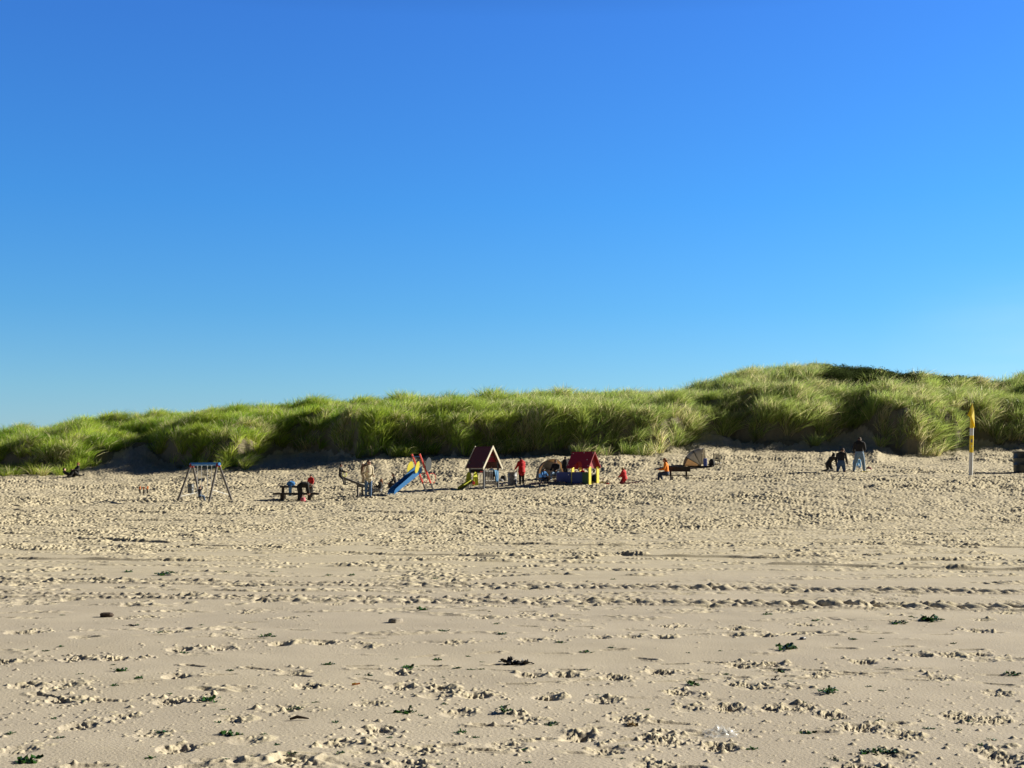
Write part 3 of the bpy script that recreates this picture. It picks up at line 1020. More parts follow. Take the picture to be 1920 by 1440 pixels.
    bm_fix(me0)
    ob = bpy.data.objects.new('person', me0)
    C.objects.link(ob)
    md = ob.modifiers.new('remesh', 'REMESH')
    md.mode = 'VOXEL'
    md.voxel_size = .0062 * k
    ms_ = ob.modifiers.new('smooth', 'SMOOTH'); ms_.factor = .4; ms_.iterations = 1
    dg = bpy.context.evaluated_depsgraph_get()
    me = bpy.data.meshes.new_from_object(ob.evaluated_get(dg))
    ob.modifiers.clear()
    ob.data = me
    bpy.data.meshes.remove(me0)
    nf = len(me.polygons)
    fc = np.empty(nf * 3, np.float32); me.polygons.foreach_get('center', fc)
    fc = fc.reshape(-1, 3)
    best = np.full(nf, 1e9); mi = np.zeros(nf, np.int32)
    for a, b2, ra, rb2, m_ in pr.seg:
        A, D = np.array(a), np.array(b2 - a)
        tt = np.clip(((fc - A) @ D) / max(D @ D, 1e-12), 0, 1)
        ds = np.linalg.norm(fc - A - tt[:, None] * D, axis=1) - (ra + (rb2 - ra) * tt)
        if m_ in (E_, L_):
            ds = np.where(ds < .004 * k, ds - .012 * k, 1e9)
        w_ = ds < best
        best[w_] = ds[w_]; mi[w_] = m_
    me.materials.clear()
    for m_ in mats:
        me.materials.append(m_)
    me.polygons.foreach_set('material_index', mi)
    me.polygons.foreach_set('use_smooth', np.ones(nf, bool))
    co_ = np.empty(len(me.vertices) * 3, np.float32); me.vertices.foreach_get('co', co_)
    co_ = co_.reshape(-1, 3) + np.array(off)
    me.vertices.foreach_set('co', co_.ravel().astype(np.float32))
    me.update()
    ob.location = loc
    ob.rotation_euler = (0, 0, rz)
    tag(ob, label, 'person', group)
    hc2 = hc + off
    # hair / hats as pieces over the skull
    def cap(name, m_, grow, front, low):
        vs, fs = [], []
        n, mm = 20, 9
        for a in range(mm + 1):
            for q in range(n):
                ph = 2 * PI * q / n
                lim = front if math.sin(ph) > .3 else low
                lim = low + (front - low) * max(0, min(1, (math.sin(ph) + .2) / .7))
                th = lim * a / mm
                wob_ = 1 + .03 * math.sin(5 * ph + a)
                vs.append(hc2 + HR @ V(.047 * k * grow * wob_ * math.sin(th) * math.cos(ph), .058 * k * grow * wob_ * math.sin(th) * math.sin(ph) - .004 * k, .066 * k * grow * math.cos(th)))
        for a in range(mm):
            for q in range(n):
                l = (q + 1) % n
                fs.append((a * n + q, a * n + l, (a + 1) * n + l, (a + 1) * n + q))
        h = MB().add(vs, fs)
        return h
    if hair is not None:
        h = cap('hair', hair, 1.12, 1.05, 2.05)
        if longhair:
            for q in range(9):
                a = -PI / 2 + (q - 4) * .36
                p0 = hc2 + HR @ V(.046 * k * math.cos(a), .056 * k * math.sin(a), 0)
                p1 = p0 + HR @ V(.004 * k * math.cos(a), -.012 * k, -.06 * k)
                p2 = p1 + V(0, 0, -longhair * k) * .6 + HR @ V(0, -.02 * k, 0)
                p3 = p2 + V(0, 0, -longhair * k) * .5
                h.tube([p0, p1, p2, p3], [.016 * k, .017 * k, .014 * k, .006 * k], 6)
        h.build('hair', hair, ob, smooth=True)
    if hat:
        h = cap(hat, hatm, 1.2, 1.15, 1.55)
        if hat == 'sun_hat':
            base_c = hc2 + HR @ V(0, 0, .018 * k)
            vs = []
            for q in range(20):
                ph = 2 * PI * q / 20
                for r_, z_ in ((.055, .004), (.085, -.012)):
                    vs.append(base_c + HR @ V(r_ * k * math.cos(ph), r_ * 1.12 * k * math.sin(ph), z_ * k))
            h.add(vs, [(2 * q, 2 * q + 1, (2 * q + 3) % 40, (2 * q + 2) % 40) for q in range(20)])
        else:
            h.tube([hc2 + HR @ V(.058 * k * math.cos(2 * PI * q / 16), .07 * k * math.sin(2 * PI * q / 16), .008 * k) for q in range(16)], .009 * k, 6, closed=True)
        h.build(hat, hatm, ob, smooth=True)
    if glasses:
        gmb = MB()
        for sx in (-1, 1):
            gmb.box(hc2 + HR @ V(sx * .022 * k, .060 * k, .004 * k), (.030 * k, .006 * k, .020 * k), HR)
            gmb.beam(hc2 + HR @ V(sx * .036 * k, .058 * k, .006 * k), hc2 + HR @ V(sx * .050 * k, 0, .004 * k), .005 * k, .005 * k)
        gmb.build('sunglasses', GLASSM, ob)
    return ob

def px_x(px, y):
    return (px - 960) / F * y

def spot(px, y):
    """ground point on the bearing of a photo column at distance y"""
    return V(px_x(px, y), y, zbase(px, y))

def deg(a):
    return math.radians(a)

# ------------------------------------------------------------------ playground pieces
GREYW = mat('weathered_wood', (0.13, 0.12, 0.115), 0.85, var=.3, scale=14, bump=.3)
DARKW = mat('dark_stained_wood', (0.035, 0.027, 0.022), 0.75, var=.35, scale=12, bump=.3)
PBLUE = mat('blue_paint', (0.035, 0.20, 0.52), 0.4, var=.15)
DBLUE = mat('dark_blue_board', (0.02, 0.045, 0.22), 0.45, var=.15)
PRED = mat('red_paint', (0.62, 0.045, 0.025), 0.4, var=.12)
DRED = mat('red_roof_board', (0.30, 0.015, 0.022), 0.5, var=.15)
BROOF = mat('brown_roof_board', (0.115, 0.028, 0.022), 0.6, var=.2)
YEL = mat('yellow_board', (0.78, 0.68, 0.05), 0.45, var=.08)
LIME = mat('lime_board', (0.62, 0.66, 0.04), 0.45, var=.08)
GRN = mat('green_board', (0.03, 0.09, 0.02), 0.5)
CREAMW = mat('cream_board', (0.72, 0.66, 0.50), 0.55, var=.06)
STEEL = mat('galvanised_steel', (0.42, 0.43, 0.45), 0.45, 0.7, var=.15)
DSTEEL = mat('dark_steel', (0.06, 0.06, 0.065), 0.5, 0.5)
WHITEP = mat('white_plastic', (0.75, 0.75, 0.72), 0.5, var=.05)
GREYP = mat('grey_plastic', (0.11, 0.12, 0.13), 0.35, var=.1)
CHAINM = mat('chain_steel', (0.5, 0.5, 0.5), 0.5, 0.6)
RUBBER = mat('black_rubber', (0.02, 0.02, 0.02), 0.8)
TINB = mat('bin_steel', (0.20, 0.21, 0.22), 0.58, 0.35, var=.25, scale=4)
BINB = mat('black_bin', (0.03, 0.036, 0.042), 0.4, 0.2, var=.3)

# ---- swing set
c = at(384, 941)
sw = empty('swing_set', c, deg(-44), 'grey A frame swing set with blue top bar and two seats', 'swing set')
m_ = c.y / F
BL, Hs = 2.3, 73 * m_
ax = BL / 2
MB().tube([(-ax - .12, 0, Hs - .06), (ax + .12, 0, Hs - .06)], .075, 12).build('top_bar', PBLUE, sw, True)
for sx in (-1, 1):
    for sy in (-1, 1):
        t0, t1 = V(sx * ax, sy * .03, Hs - .03), V(sx * (ax + .24), sy * .70, -.15)
        lg = MB().tube([t0, t1], .055, 10).build('leg', GREYW, sw, True)
        MB().tube([t0, t0.lerp(t1, .085)], .064, 10).build('leg_sleeve', mat('dark_red_paint', (.25, .03, .025), .5), lg, True)
    a = V(sx * ax, .03, Hs - .03).lerp(V(sx * (ax + .24), .70, -.15), .70)
    b = V(sx * ax, -.03, Hs - .03).lerp(V(sx * (ax + .24), -.70, -.15), .80)
    if sx > 0:
        a, b = V(sx * ax, .03, Hs - .03).lerp(V(sx * (ax + .24), .70, -.15), .76), V(sx * ax, -.03, Hs - .03).lerp(V(sx * (ax + .24), -.70, -.15), .63)
    MB().tube([a, b], .02, 8).build('cross_brace', WHITEP, sw, True)
for x0 in (-.47, .40):
    for dx in (-.18, .18):
        ch = MB().tube([(x0 + dx, 0, Hs - .14), (x0 + dx, 0, .24)], .011, 6).build('chain', CHAINM, sw, True)
        MB().tube([(x0 + dx, 0, Hs - .16), (x0 + dx, 0, Hs - .10)], .032, 8).build('hanger', WHITEP, ch, True)
    MB().box((x0, 0, .22), (.42, .17, .04)).build('swing_seat', RUBBER, sw, bevel=.012)
R44 = Matrix.Rotation(deg(-44), 3, 'Z')
cs_ = c + R44 @ V(-.47, 0, 0)
person(V(cs_.x, cs_.y, c.z), deg(-60), .86, 'toddler in dark jacket and blue trousers sitting on left swing seat',
       dict(uarmL=(-.5, .4, .35), farmL=(.2, .1, 1), uarmR=(.5, .4, .35), farmR=(-.2, .1, 1), thighL=(-.15, 1, -.15), thighR=(.15, 1, -.15),
            shinL=(-.05, .25, -1), shinR=(.05, .15, -1)), NAVY, JEANS, SHOE, hat='beanie', hatm=BROWN, pelvis_z=.31, bulk=1.15)

# ---- waste bins
def bin_(px, row, wpx, hpx, material, label, name='waste_bin', rim=True):
    c = at(px, row)
    k = c.y / F
    r, h = wpx * k / 2, hpx * k
    e = empty(name, c, random.random(), label, 'waste bin', 'waste bins on the beach')
    MB().lathe([(r * .93, -.05), (r, h * .12), (r, h * .33), (r * 1.025, h * .345), (r * 1.025, h * .365), (r, h * .38), (r, h * .64), (r * 1.025, h * .655),
                (r * 1.025, h * .675), (r, h * .69), (r * .99, h * .94), (r * .9, h * .94), (r * .88, h * .3)], 28).build('drum', material, e, True)
    MB().tube([(r * math.cos(2 * PI * q / 24), r * math.sin(2 * PI * q / 24), h * .95) for q in range(24)], r * .09, 8, closed=True).build('rim', DSTEEL, e, True)
    for q in range(2):
        a = PI * q
        MB().tube([V(r * math.cos(a), r * math.sin(a), h * .78), V(r * 1.18 * math.cos(a), r * 1.18 * math.sin(a), h * .76),
                   V(r * 1.18 * math.cos(a), r * 1.18 * math.sin(a), h * .66), V(r * math.cos(a), r * math.sin(a), h * .64)], .012, 6).build('handle', DSTEEL, e, True)
    return e
bin_(357.5, 926, 11, 20, GREYP, 'dark grey waste bin standing behind the swing set')
bin_(960.5, 909, 17, 24, TINB, 'silver grey drum bin beside the person in red jacket')
bin_(1917, 886, 32, 40, BINB, 'large black drum bin at the far right edge of the beach')

# ---- three short marker posts
for i, (px, row, lab) in enumerate(((263, 927, 'leftmost of the three short orange topped posts'), (269.5, 927.5, 'middle of three short orange topped posts, leaning on a white stake'),
                                    (276, 926.5, 'rightmost of the three short orange topped posts'))):
    c = at(px, row)
    e = empty('marker_post', c, .3 * i, lab + ' left of the swings', 'marker post', 'short marker posts on the sand')
    tl = V(.02 * (i - 1), 0, 0)
    MB().beam(V(0, 0, -.1), V(0, 0, .27) + tl, .075, .05).build('stake', DARKW, e)
    MB().beam(V(0, 0, .272) + tl, V(0, 0, .42) + tl * 1.5, .078, .053).build('cap', mat('orange_paint', (.75, .20, .04), .5), e)
    if i == 1:
        MB().beam(V(.09, -.02, -.05), V(.05, -.02, .25), .05, .03).build('side_stake', WHITEP, e)

# ---- picnic table with a blue bag
c = at(556, 937)
k = c.y / F
tb = empty('picnic_table', c, deg(6), 'dark wooden picnic table half sunk in the sand', 'picnic table')
MB().box((0, 0, 25 * k - .02), (60 * k, .62, .09)).build('tabletop', DARKW, tb, bevel=.01)
for sy in (-1, 1):
    MB().box((0, sy * .66, 12 * k - .02), (83 * k, .26, .09)).build('bench_seat', DARKW, tb, bevel=.01)
for sx in (-1, 1):
    x = sx * 25 * k
    for sy in (-1, 1):
        MB().beam((x, sy * .66, -.15), (x, sy * .66, 12 * k - .066), .16, .13).build('bench_leg', DARKW, tb)
        MB().beam((x, sy * .20, -.15), (x, sy * .20, 25 * k - .066), .10, .09).build('table_leg', DARKW, tb)
    MB().box((x * .98, 0, 9.5 * k), (.07, 1.3, .07)).build('cross_bearer', DARKW, tb)
bg_ = empty('blue_bag', c + V(-9.5 * k, -.12, 25 * k + .027), .2, 'bright blue bag lying on the picnic table top', 'bag')
vb = MB()
m8 = 12
pts = []
for a in range(9):
    th = PI * a / 8
    for q in range(m8):
        ph = 2 * PI * q / m8
        rr_ = 1 + .12 * math.sin(3 * ph + a) + .08 * math.cos(2 * ph - a)
        pts.append((.21 * rr_ * math.sin(th) * math.cos(ph), .14 * rr_ * math.sin(th) * math.sin(ph), max(0, .11 + .12 * rr_ * math.cos(th))))
vb.add(pts, [(a * m8 + q, a * m8 + (q + 1) % m8, (a + 1) * m8 + (q + 1) % m8, (a + 1) * m8 + q) for a in range(8) for q in range(m8)])
vb.build('bag_body', BLUE, bg_, True)
MB().tube([(-.1, -.08, .2), (-.06, -.12, .29), (.05, -.12, .3), (.11, -.08, .2)], .014, 6).build('carry_strap', NAVY, bg_, True)
tw = MB()
cols_, prev = 6, []
vs = []
for j, (yy, zz) in enumerate(((.1, .028), (-.25, .03), (-.33, .02), (-.345, -.05), (-.35, -.25), (-.355, -.44))):
    for q in range(cols_ + 1):
        vs.append(((q / cols_ - .5) * .15, yy - .012 * math.sin(q * 2.0 + j), zz))
tw.add(vs, [(j * 7 + q, j * 7 + q + 1, (j + 1) * 7 + q + 1, (j + 1) * 7 + q) for j in range(5) for q in range(6)])
o = tw.build('towel', SKYB, None, True, loc=c + V(-11 * k, 0, 25 * k + .002), rz=deg(6))
sd = o.modifiers.new('thickness', 'SOLIDIFY'); sd.thickness = .012
tag(o, 'light blue towel hanging over the front of the picnic table', 'towel')
person(at(568, 938.5) + V(0, -.95, -.01), deg(-68), 1.30, 'person in black bending far over at the picnic table',
       dict(spine=(0, .62, .62), chest=(0, .95, -.05), neck=(0, .9, -.25), face=(0, -.2, -1), uarmL=(-.1, .25, -1), farmL=(0, .15, -1),
            uarmR=(.1, .15, -1), farmR=(0, .25, -1), thighL=(-.12, .1, -1), thighR=(.12, .25, -1), shinL=(0, -.15, -1), shinR=(0, -.2, -1)),
       BLACK, BLACK, SHOE, hair=HBR, bulk=1.4)
pb = at(574, 939) + V(0, -.9, 0)
e = empty('pink_bag', pb, .4, 'small pink bag on the sand under the bending person', 'bag')
MB().lathe([(.09, -.02), (.13, .02), (.12, .12), (.09, .17), (.02, .18)], 12).build('bag_body', PINK, e, True)
MB().tube([(-.06, 0, .16), (-.03, 0, .26), (.03, 0, .26), (.06, 0, .16)], .012, 6).build('carry_strap', PINK, e, True)
person(at(583, 928), deg(160), 1.02, 'child in red jacket and black beanie standing behind the picnic table',
       dict(uarmL=(-.3, .1, -1), farmL=(.1, .5, -.8), uarmR=(.3, .1, -1), farmR=(-.1, .6, -.7)), RED, CHAR, SHOE, hat='beanie', hatm=BLACK, bulk=1.15)

# ---- seesaw
c = at(675, 931)
k = c.y / F
ss = empty('seesaw', c, deg(-8), 'grey plank seesaw tilted down to the right', 'seesaw')
zA, zB, xA, xB = 36 * k, 9.5 * k, -34 * k, 34 * k
pv = (zA + zB) / 2 - .06
MB().beam((xA, 0, zA), (xB, 0, zB), .16, .10, (0, 1, 0)).build('plank', GREYW, ss, bevel=.01)
for dx in (-.11, .11):
    MB().beam((dx, .0, -.15), (dx, .0, pv + .02 - dx * .3), .07, .10).build('post', GREYW, ss)
MB().tube([(-.14, 0, pv - .02), (.14, 0, pv - .06)], .03, 8).build('pivot', DSTEEL, ss, True)
for xx, zz, mm, r_ in ((xA + .13, zA - .03, LIME, .12), (xB - .12, zB + .05, RUBBER, .13)):
    cz = zz + r_ + .05
    MB().tube([V(xx + r_ * .8 * math.cos(2 * PI * q / 16), -.09, cz + r_ * math.sin(2 * PI * q / 16)) for q in range(16)], .018, 6, closed=True).build('grip_ring', mm, ss, True)
person(c + V(xA - .08, .02, 0), deg(-98), 1.10, 'child in black jacket sitting on raised end of the seesaw',
       dict(spine=(0, .05, 1), uarmL=(-.2, .6, -.8), farmL=(.1, 1, -.15), uarmR=(.2, .6, -.8), farmR=(-.1, 1, -.15),
            thighL=(-.5, .65, -.55), thighR=(.5, .65, -.55), shinL=(-.05, .05, -1), shinR=(.05, .25, -1)), BLACK, CHAR, SHOE, hair=HB, pelvis_z=zA + .11)
person(c + V(xB + .10, -.05, 0), deg(82), 1.06, 'long haired child in black sitting at the lowered seesaw end',
       dict(spine=(0, -.12, 1), uarmL=(-.2, .5, -.7), farmL=(.1, 1, .1), uarmR=(.2, .5, -.7), farmR=(-.1, 1, .1),
            thighL=(-.4, .9, .1), thighR=(.4, .9, .12), shinL=(-.1, .75, -.6), shinR=(.1, .7, -.7)), BLACK, GREY, SHOE, hair=HG, longhair=.08, pelvis_z=zB + .08, bulk=1.25)

# ---- parent with child on the arm
c = at(690.5, 934.5)
person(c, deg(-150), 1.74, 'adult in cream jacket and jeans wearing sunglasses and carrying a child',
       dict(uarmR=(.3, .25, -1), farmR=(-.2, .95, .25), uarmL=(-.12, -.02, -1), farmL=(.15, .75, -.3), thighL=(-.03, .05, -1), thighR=(.03, -.03, -1), face=(-.3, 1, 0)),
       CREAM, JEANS, BOOT, hair=HBR, glasses=True, bulk=.98, coat=.02)
person(c + V(-.27, -.22, 0), deg(-75), .98, 'small child in striped tan and black with pale hat carried by adult',
       dict(spine=(0, .08, 1), uarmR=(.2, .7, .3), farmR=(0, 1, .2), uarmL=(-.3, .2, -1), farmL=(0, .4, -1), thighL=(-.3, .35, -.8), thighR=(.3, .4, -.8),
            shinL=(0, -.3, -1), shinR=(0, -.2, -1)), BROWN, TAN, SHOE, hat='sun_hat', hatm=mat('pale_hat', (.78, .72, .58), .8), pelvis_z=1.20, bulk=1.1)

# ---- slide
c = at(781, 926)
k = c.y / F
sl_ = empty('slide', c, deg(40), 'playground slide with blue chute and red ladder', 'slide')
ww = .24                                                  # half width; local -x runs down the chute, +x is the ladder side
top_, bot_ = V(.12, 0, 1.17), V(-1.50, 0, .06)
def ch(p, y, dz=0):
    return V(p.x, y, p.z + dz)
MB().add([ch(top_, -ww), ch(top_, ww), ch(bot_, ww), ch(bot_, -ww), ch(top_, -ww, -.04), ch(top_, ww, -.04), ch(bot_, ww, -.04), ch(bot_, -ww, -.04)],
         [(0, 1, 2, 3), (7, 6, 5, 4), (0, 3, 7, 4), (1, 5, 6, 2), (0, 4, 5, 1), (3, 2, 6, 7)]).build('chute_bed', PBLUE, sl_)
for sy in (-1, 1):
    y0_ = sy * (ww + .002)
    poly = [ch(top_, y0_, .17), ch(top_, y0_, -.13), ch(bot_, y0_, -.08), ch(bot_ + V(.03, 0, 0), y0_, .10), ch(bot_ + V(.10, 0, 0), y0_, .20)]
    MB().prism(poly, (0, sy * .03, 0)).build('chute_side', PBLUE, sl_)
    gp = [V(-.17 + (.17 if sy > 0 else .11) * math.cos(2 * PI * q / 20) + .07 * math.sin(2 * PI * q / 20), sy * (ww + .036), 1.28 + .29 * math.sin(2 * PI * q / 20)) for q in range(20)]
    MB().prism(gp, (0, sy * .03, 0)).build('guard_panel', YEL, sl_)
    ra_, rb_ = V(-.05, sy * (ww + .08), 1.93), V(.90, sy * (ww + .08), -.1)
    rl = MB().beam(ra_, ra_.lerp(rb_, .70), .085, .055, (1, 0, 0)).build('rail', PRED, sl_, bevel=.012)
    MB().beam(ra_.lerp(rb_, .7005), rb_, .07, .045, (1, 0, 0)).build('rail_foot', DSTEEL, rl)
    hc_ = ra_.lerp(rb_, .60) + V(.20, 0, .06)
    MB().tube([hc_ + V(-.14, sy * .01, .2), hc_ + V(.02, sy * .01, .23), hc_ + V(.16, sy * .01, .12), hc_ + V(.19, sy * .01, -.06), hc_ + V(.10, sy * .01, -.22), hc_ + V(.02, sy * .01, -.26)],
              .017, 7).build('hand_hoop', PRED, sl_, True)
for f_ in (.46, .57, .68, .79, .90):
    p = V(-.05, 0, 1.93).lerp(V(.90, 0, -.1), f_)
    MB().box(p, (.07, 2 * ww + .12, .03)).build('rung', DSTEEL, sl_)
MB().tube([V(.0, -ww - .07, 1.80), V(.0, ww + .07, 1.80)], .02, 8).build('cross_bar', PBLUE, sl_, True)
MB().box((.22, 0, 1.15), (.22, 2 * ww, .04)).build('platform', DARKW, sl_)
gp = [V(.43 + .17 * math.cos(2 * PI * q / 24) + .03 * math.sin(2 * PI * q / 24), -(ww + .125), 1.42 + .34 * math.sin(2 * PI * q / 24)) for q in range(24)]
MB().prism(gp, (0, -.035, 0)).build('side_shield', GREYP, sl_)
person(at(742, 919) + V(0, .1, 0), deg(100), 1.25, 'dark clad child crouching behind the blue slide chute',
       dict(spine=(0, .25, 1), uarmL=(-.2, .5, -.8), farmL=(.1, .8, -.5), uarmR=(.2, .5, -.8), farmR=(-.1, .8, -.5),
            thighL=(-.3, .9, .25), thighR=(.3, .9, .25), shinL=(0, -.2, -1), shinR=(0, -.1, -1)), CHAR, BLACK, SHOE, hair=HB)
e = empty('black_backpack', at(732, 917) + V(0, .2, 0), .3, 'black backpack on the sand left of the crouching child', 'backpack')
MB().lathe([(.10, -.02), (.15, .03), (.15, .22), (.11, .33), (.03, .36)], 14).build('bag_body', BLACK, e, True)
MB().tube([(-.05, -.14, .3), (-.06, -.2, .2), (-.05, -.15, .06)], .018, 6).build('carry_strap', BLACK, e, True)

# ---- play tower
c = at(907, 918.5)
k = c.y / F
tw_ = empty('play_tower', c, deg(45), 'wooden play tower with brown gable roof and small lime slide', 'play tower')
# local: x along the gable front (right, away), y along the ridge (left, away); origin at the nearest post
S = 26.5 * k / .7071
Hp, zE, zR = 53 * k, 52 * k, 82 * k
for (x, y) in ((0, 0), (S, 0), (0, S), (S, S)):
    MB().beam((x, y, -.2), (x, y, Hp), .085, .085, (1, 0, 0)).build('post', mat('slate_post', (.085, .09, .105), .6, var=.2), tw_, bevel=.01)
MB().box((S / 2, S / 2, 11 * k), (S - .09, S + .02, .05)).build('floor_deck', DARKW, tw_)
ov = .13
zd = (zE - zR) / (S / 2) * .17
for sx in (-1, 1):
    xe = S / 2 + sx * (S / 2 + .17)
    ze = zE + zd
    poly = [V(S / 2, -ov, zR), V(xe, -ov, ze), V(xe, -ov, ze - .04), V(S / 2, -ov, zR - .05)]
    MB().prism(poly, (0, S + 2 * ov, 0)).build('roof_panel', BROOF, tw_)
    for yy in (-ov - .045, S + ov + .001):
        nrm = V(xe - S / 2, 0, ze - zR).normalized()
        a_, b_ = V(S / 2 + sx * .001, yy, zR + .05), V(xe, yy, ze + .05) + nrm * .06
        MB().prism([a_, b_, b_ + V(-sx * .03, 0, -.13), a_ + V(0, 0, -.16)], (0, .043, 0)).build('barge_board', CREAMW, tw_)
MB().prism([V(S * .13, .03, zE + .02), V(S * .87, .03, zE + .02), V(S / 2, .03, zR - .12)], (0, .03, 0)).build('gable_panel', DRED, tw_)
MB().box((S / 2, -.005, zE + .28), (S * .40, .04, .035)).build('collar_tie', GREYW, tw_)
MB().box((S / 2, S - .0, 38 * k), (S - .09, .04, .34)).build('back_panel', DARKW, tw_)
MB().box((S, S / 2, 30 * k), (.04, S - .09, .30)).build('side_panel', DARKW, tw_)
MB().box((0, S / 2, 40 * k), (.05, S - .09, .05)).build('grab_bar', STEEL, tw_)
MB().box((0, S * .14, 34 * k), (.055, S * .2, .07)).build('entry_rail', PRED, tw_)
rz0, rz1 = 13 * k, 36 * k
for z_ in (rz0, rz0 + .10, rz1):
    MB().box((S / 2, 0, z_), (S - .087, .045, .05)).build('balustrade_rail', DARKW, tw_)
for q in range(8):
    x = .13 + (S - .26) * q / 7
    bl = MB().box((x, -.03, (rz0 + rz1) / 2), (.045, .02, rz1 - rz0 + .02)).build('baluster', DARKW, tw_)
    for z_ in (rz0 + .12, rz1 - .02):
        MB().box((x, -.046, z_), (.038, .012, .038)).build('bolt_cap', WHITEP, bl)
# small slide on the left face
dz_ = 30 * k
ysl = S * .60
t0, t1 = V(-.06, ysl, 18 * k), V(-1.06, ysl, .02)
hw = .21
MB().add([t0 + V(0, -hw, 0), t0 + V(0, hw, 0), t1 + V(0, hw, 0), t1 + V(0, -hw, 0), t0 + V(0, -hw, -.03), t0 + V(0, hw, -.03), t1 + V(0, hw, -.03), t1 + V(0, -hw, -.03)],
         [(0, 1, 2, 3), (7, 6, 5, 4), (0, 3, 7, 4), (1, 5, 6, 2), (0, 4, 5, 1), (3, 2, 6, 7)]).build('chute_bed', mat('ochre_board', (.20, .17, .02), .5), tw_)
for sy in (-1, 1):
    yb_ = ysl + sy * (hw + .002)
    e_ = 0 if sy > 0 else 2.6 * k
    poly = [V(-.30, yb_, 9 * k), V(-.30, yb_, 19 * k - e_), V(-.98, yb_, .17 - e_), V(-1.10, yb_, .0), V(-1.0, yb_, -.08)]
    MB().prism(poly, (0, sy * .03, 0)).build('chute_side', CREAMW if sy < 0 else LIME, tw_)
    gp = [V(-.42, yb_, 7 * k), V(-.43, yb_, 20 * k), V(-.37, yb_, 30 * k), V(-.27, yb_, 34 * k), V(-.16, yb_, 33 * k), V(-.08, yb_, 27 * k), V(-.05, yb_, 9 * k)]
    MB().prism([p + V(0, sy * .032, 0) for p in gp], (0, sy * .03, 0)).build('guard_panel', LIME, tw_)
MB().box((-.40, ysl - hw - .08, 13 * k), (.16, .03, .16)).build('joint_plate', PRED, tw_)
R45 = Matrix.Rotation(deg(45), 3, 'Z')
person(c + R45 @ V(S * .70, .16, 11 * k + .026), deg(150), .86, 'toddler in light blue jacket standing inside the play tower behind its bars',
       dict(uarmR=(.3, .5, -.8), farmR=(0, .8, .2), uarmL=(-.2, .4, -.9), farmL=(0, .8, .1)), SKYB, NAVY, SHOE, hair=HBR, bulk=1.15)

jv = []
for j in range(8):
    for q in range(7):
        wdt_ = .26 - .15 * max(0, (j - 2) / 5)
        zz_ = (rz1 + .045, rz1 + .06, rz1 + .02, rz1 - .10, rz1 - .24, rz1 - .38, rz1 - .50, rz1 - .58)[j]
        yy_ = (.10, .0, -.065, -.075, -.08, -.08, -.08, -.08)[j]
        jv.append(V(S * .80 + .03 * j * .3 + (q / 6 - .5) * wdt_, yy_ - .018 * math.sin(q * 2.1 + j * .5), zz_))
jm = MB().add(jv, [(j * 7 + q, j * 7 + q + 1, (j + 1) * 7 + q + 1, (j + 1) * 7 + q) for j in range(7) for q in range(6)])
o = jm.build('jacket', SKYB, None, True, loc=c, rz=deg(45))
o.modifiers.new('thickness', 'SOLIDIFY').thickness = .02
tag(o, 'light blue jacket hung over the front balustrade of the play tower', 'jacket')

# ---- child in red jacket at the bin
person(at(978, 908.5), deg(30), 1.42, 'person in bright red hooded jacket and black trousers looking down at drum bin',
       dict(spine=(0, .05, 1), neck=(0, .4, 1), head=(0, .55, 1), face=(0, 1, -.6), uarmL=(-.35, .3, -1), farmL=(-.1, .7, -.6), uarmR=(.2, .1, -1), farmR=(0, .3, -1),
            thighL=(-.03, .05, -1), thighR=(.03, 0, -1)), RED, BLACK, SHOE, hair=HB, coat=.09, bulk=1.28, hood=True)
# dark bags by the tower
for px, row, r_, h_, lab, mm in ((944, 901, .16, .28, 'black bag lying between the play tower and drum bin', BLACK), (938, 903, .17, .15, 'low grey bag leaning beside the black bag by the tower', GREY)):
    e = empty('beach_bag', at(px, row), .5, lab, 'bag')
    MB().lathe([(r_ * .8, -.03), (r_ * 1.1, .02), (r_ * 1.1, h_ * .5), (r_ * .8, h_ * .9), (r_ * .2, h_)], 14).build('bag_body', mm, e, True)
    MB().tube([(-r_ * .5, 0, h_ * .85), (-r_ * .2, 0, h_ * 1.25), (r_ * .2, 0, h_ * 1.25), (r_ * .5, 0, h_ * .85)], .014, 6).build('carry_strap', BLACK, e, True)

# ---- pop-up beach shelters
def shelter(c, rz, W, Hh, D, label, mats3, lean=-.25, mat_len=.8):
    e = empty('beach_tent', c, rz, label, 'beach tent', 'pop-up beach shelters')
    a = W / 2
    nphi, nu = 9, 18
    phis = [lean + (PI / 2 - lean) * q / nphi for q in range(nphi + 1)]
    def pt(ph, u):
        s = math.sin(u)
        return V(a * math.cos(u), D * s ** .9 * math.sin(ph), max(-.02, Hh * s ** .8 * math.cos(ph)))
    bands = ((0, 3, mats3[0]), (3, 6, mats3[1]), (6, 9, mats3[2]))
    for i0, i1, mm in bands:
        m = MB()
        vs = [pt(phis[q], PI * t / nu) for q in range(i0, i1 + 1) for t in range(nu + 1)]
        m.add(vs, [(q * (nu + 1) + t, q * (nu + 1) + t + 1, (q + 1) * (nu + 1) + t + 1, (q + 1) * (nu + 1) + t) for q in range(i1 - i0) for t in range(nu)])
        o = m.build('canopy_panel', mm, e, True)
        s_ = o.modifiers.new('thickness', 'SOLIDIFY'); s_.thickness = .006
    for ph in (phis[0], phis[3], phis[6]):
        MB().tube([pt(ph, PI * t / 24) * 1.008 for t in range(25)], .013, 6).build('rib', DSTEEL, e, True)
    MB().box((0, D * .2 - mat_len * .3, .0), (W * .9, D * .8 + mat_len, .03)).build('ground_sheet', CHAR, e)
    return e
TENTA, TENTB, TENTC = mat('tent_sand', (.50, .38, .25), .7, var=.08, transl=.6), mat('tent_grey', (.26, .24, .22), .7, var=.1, transl=.5), mat('tent_cream', (.58, .54, .46), .7, var=.06, transl=.3)
c = V(*spot(1036, 70.0))
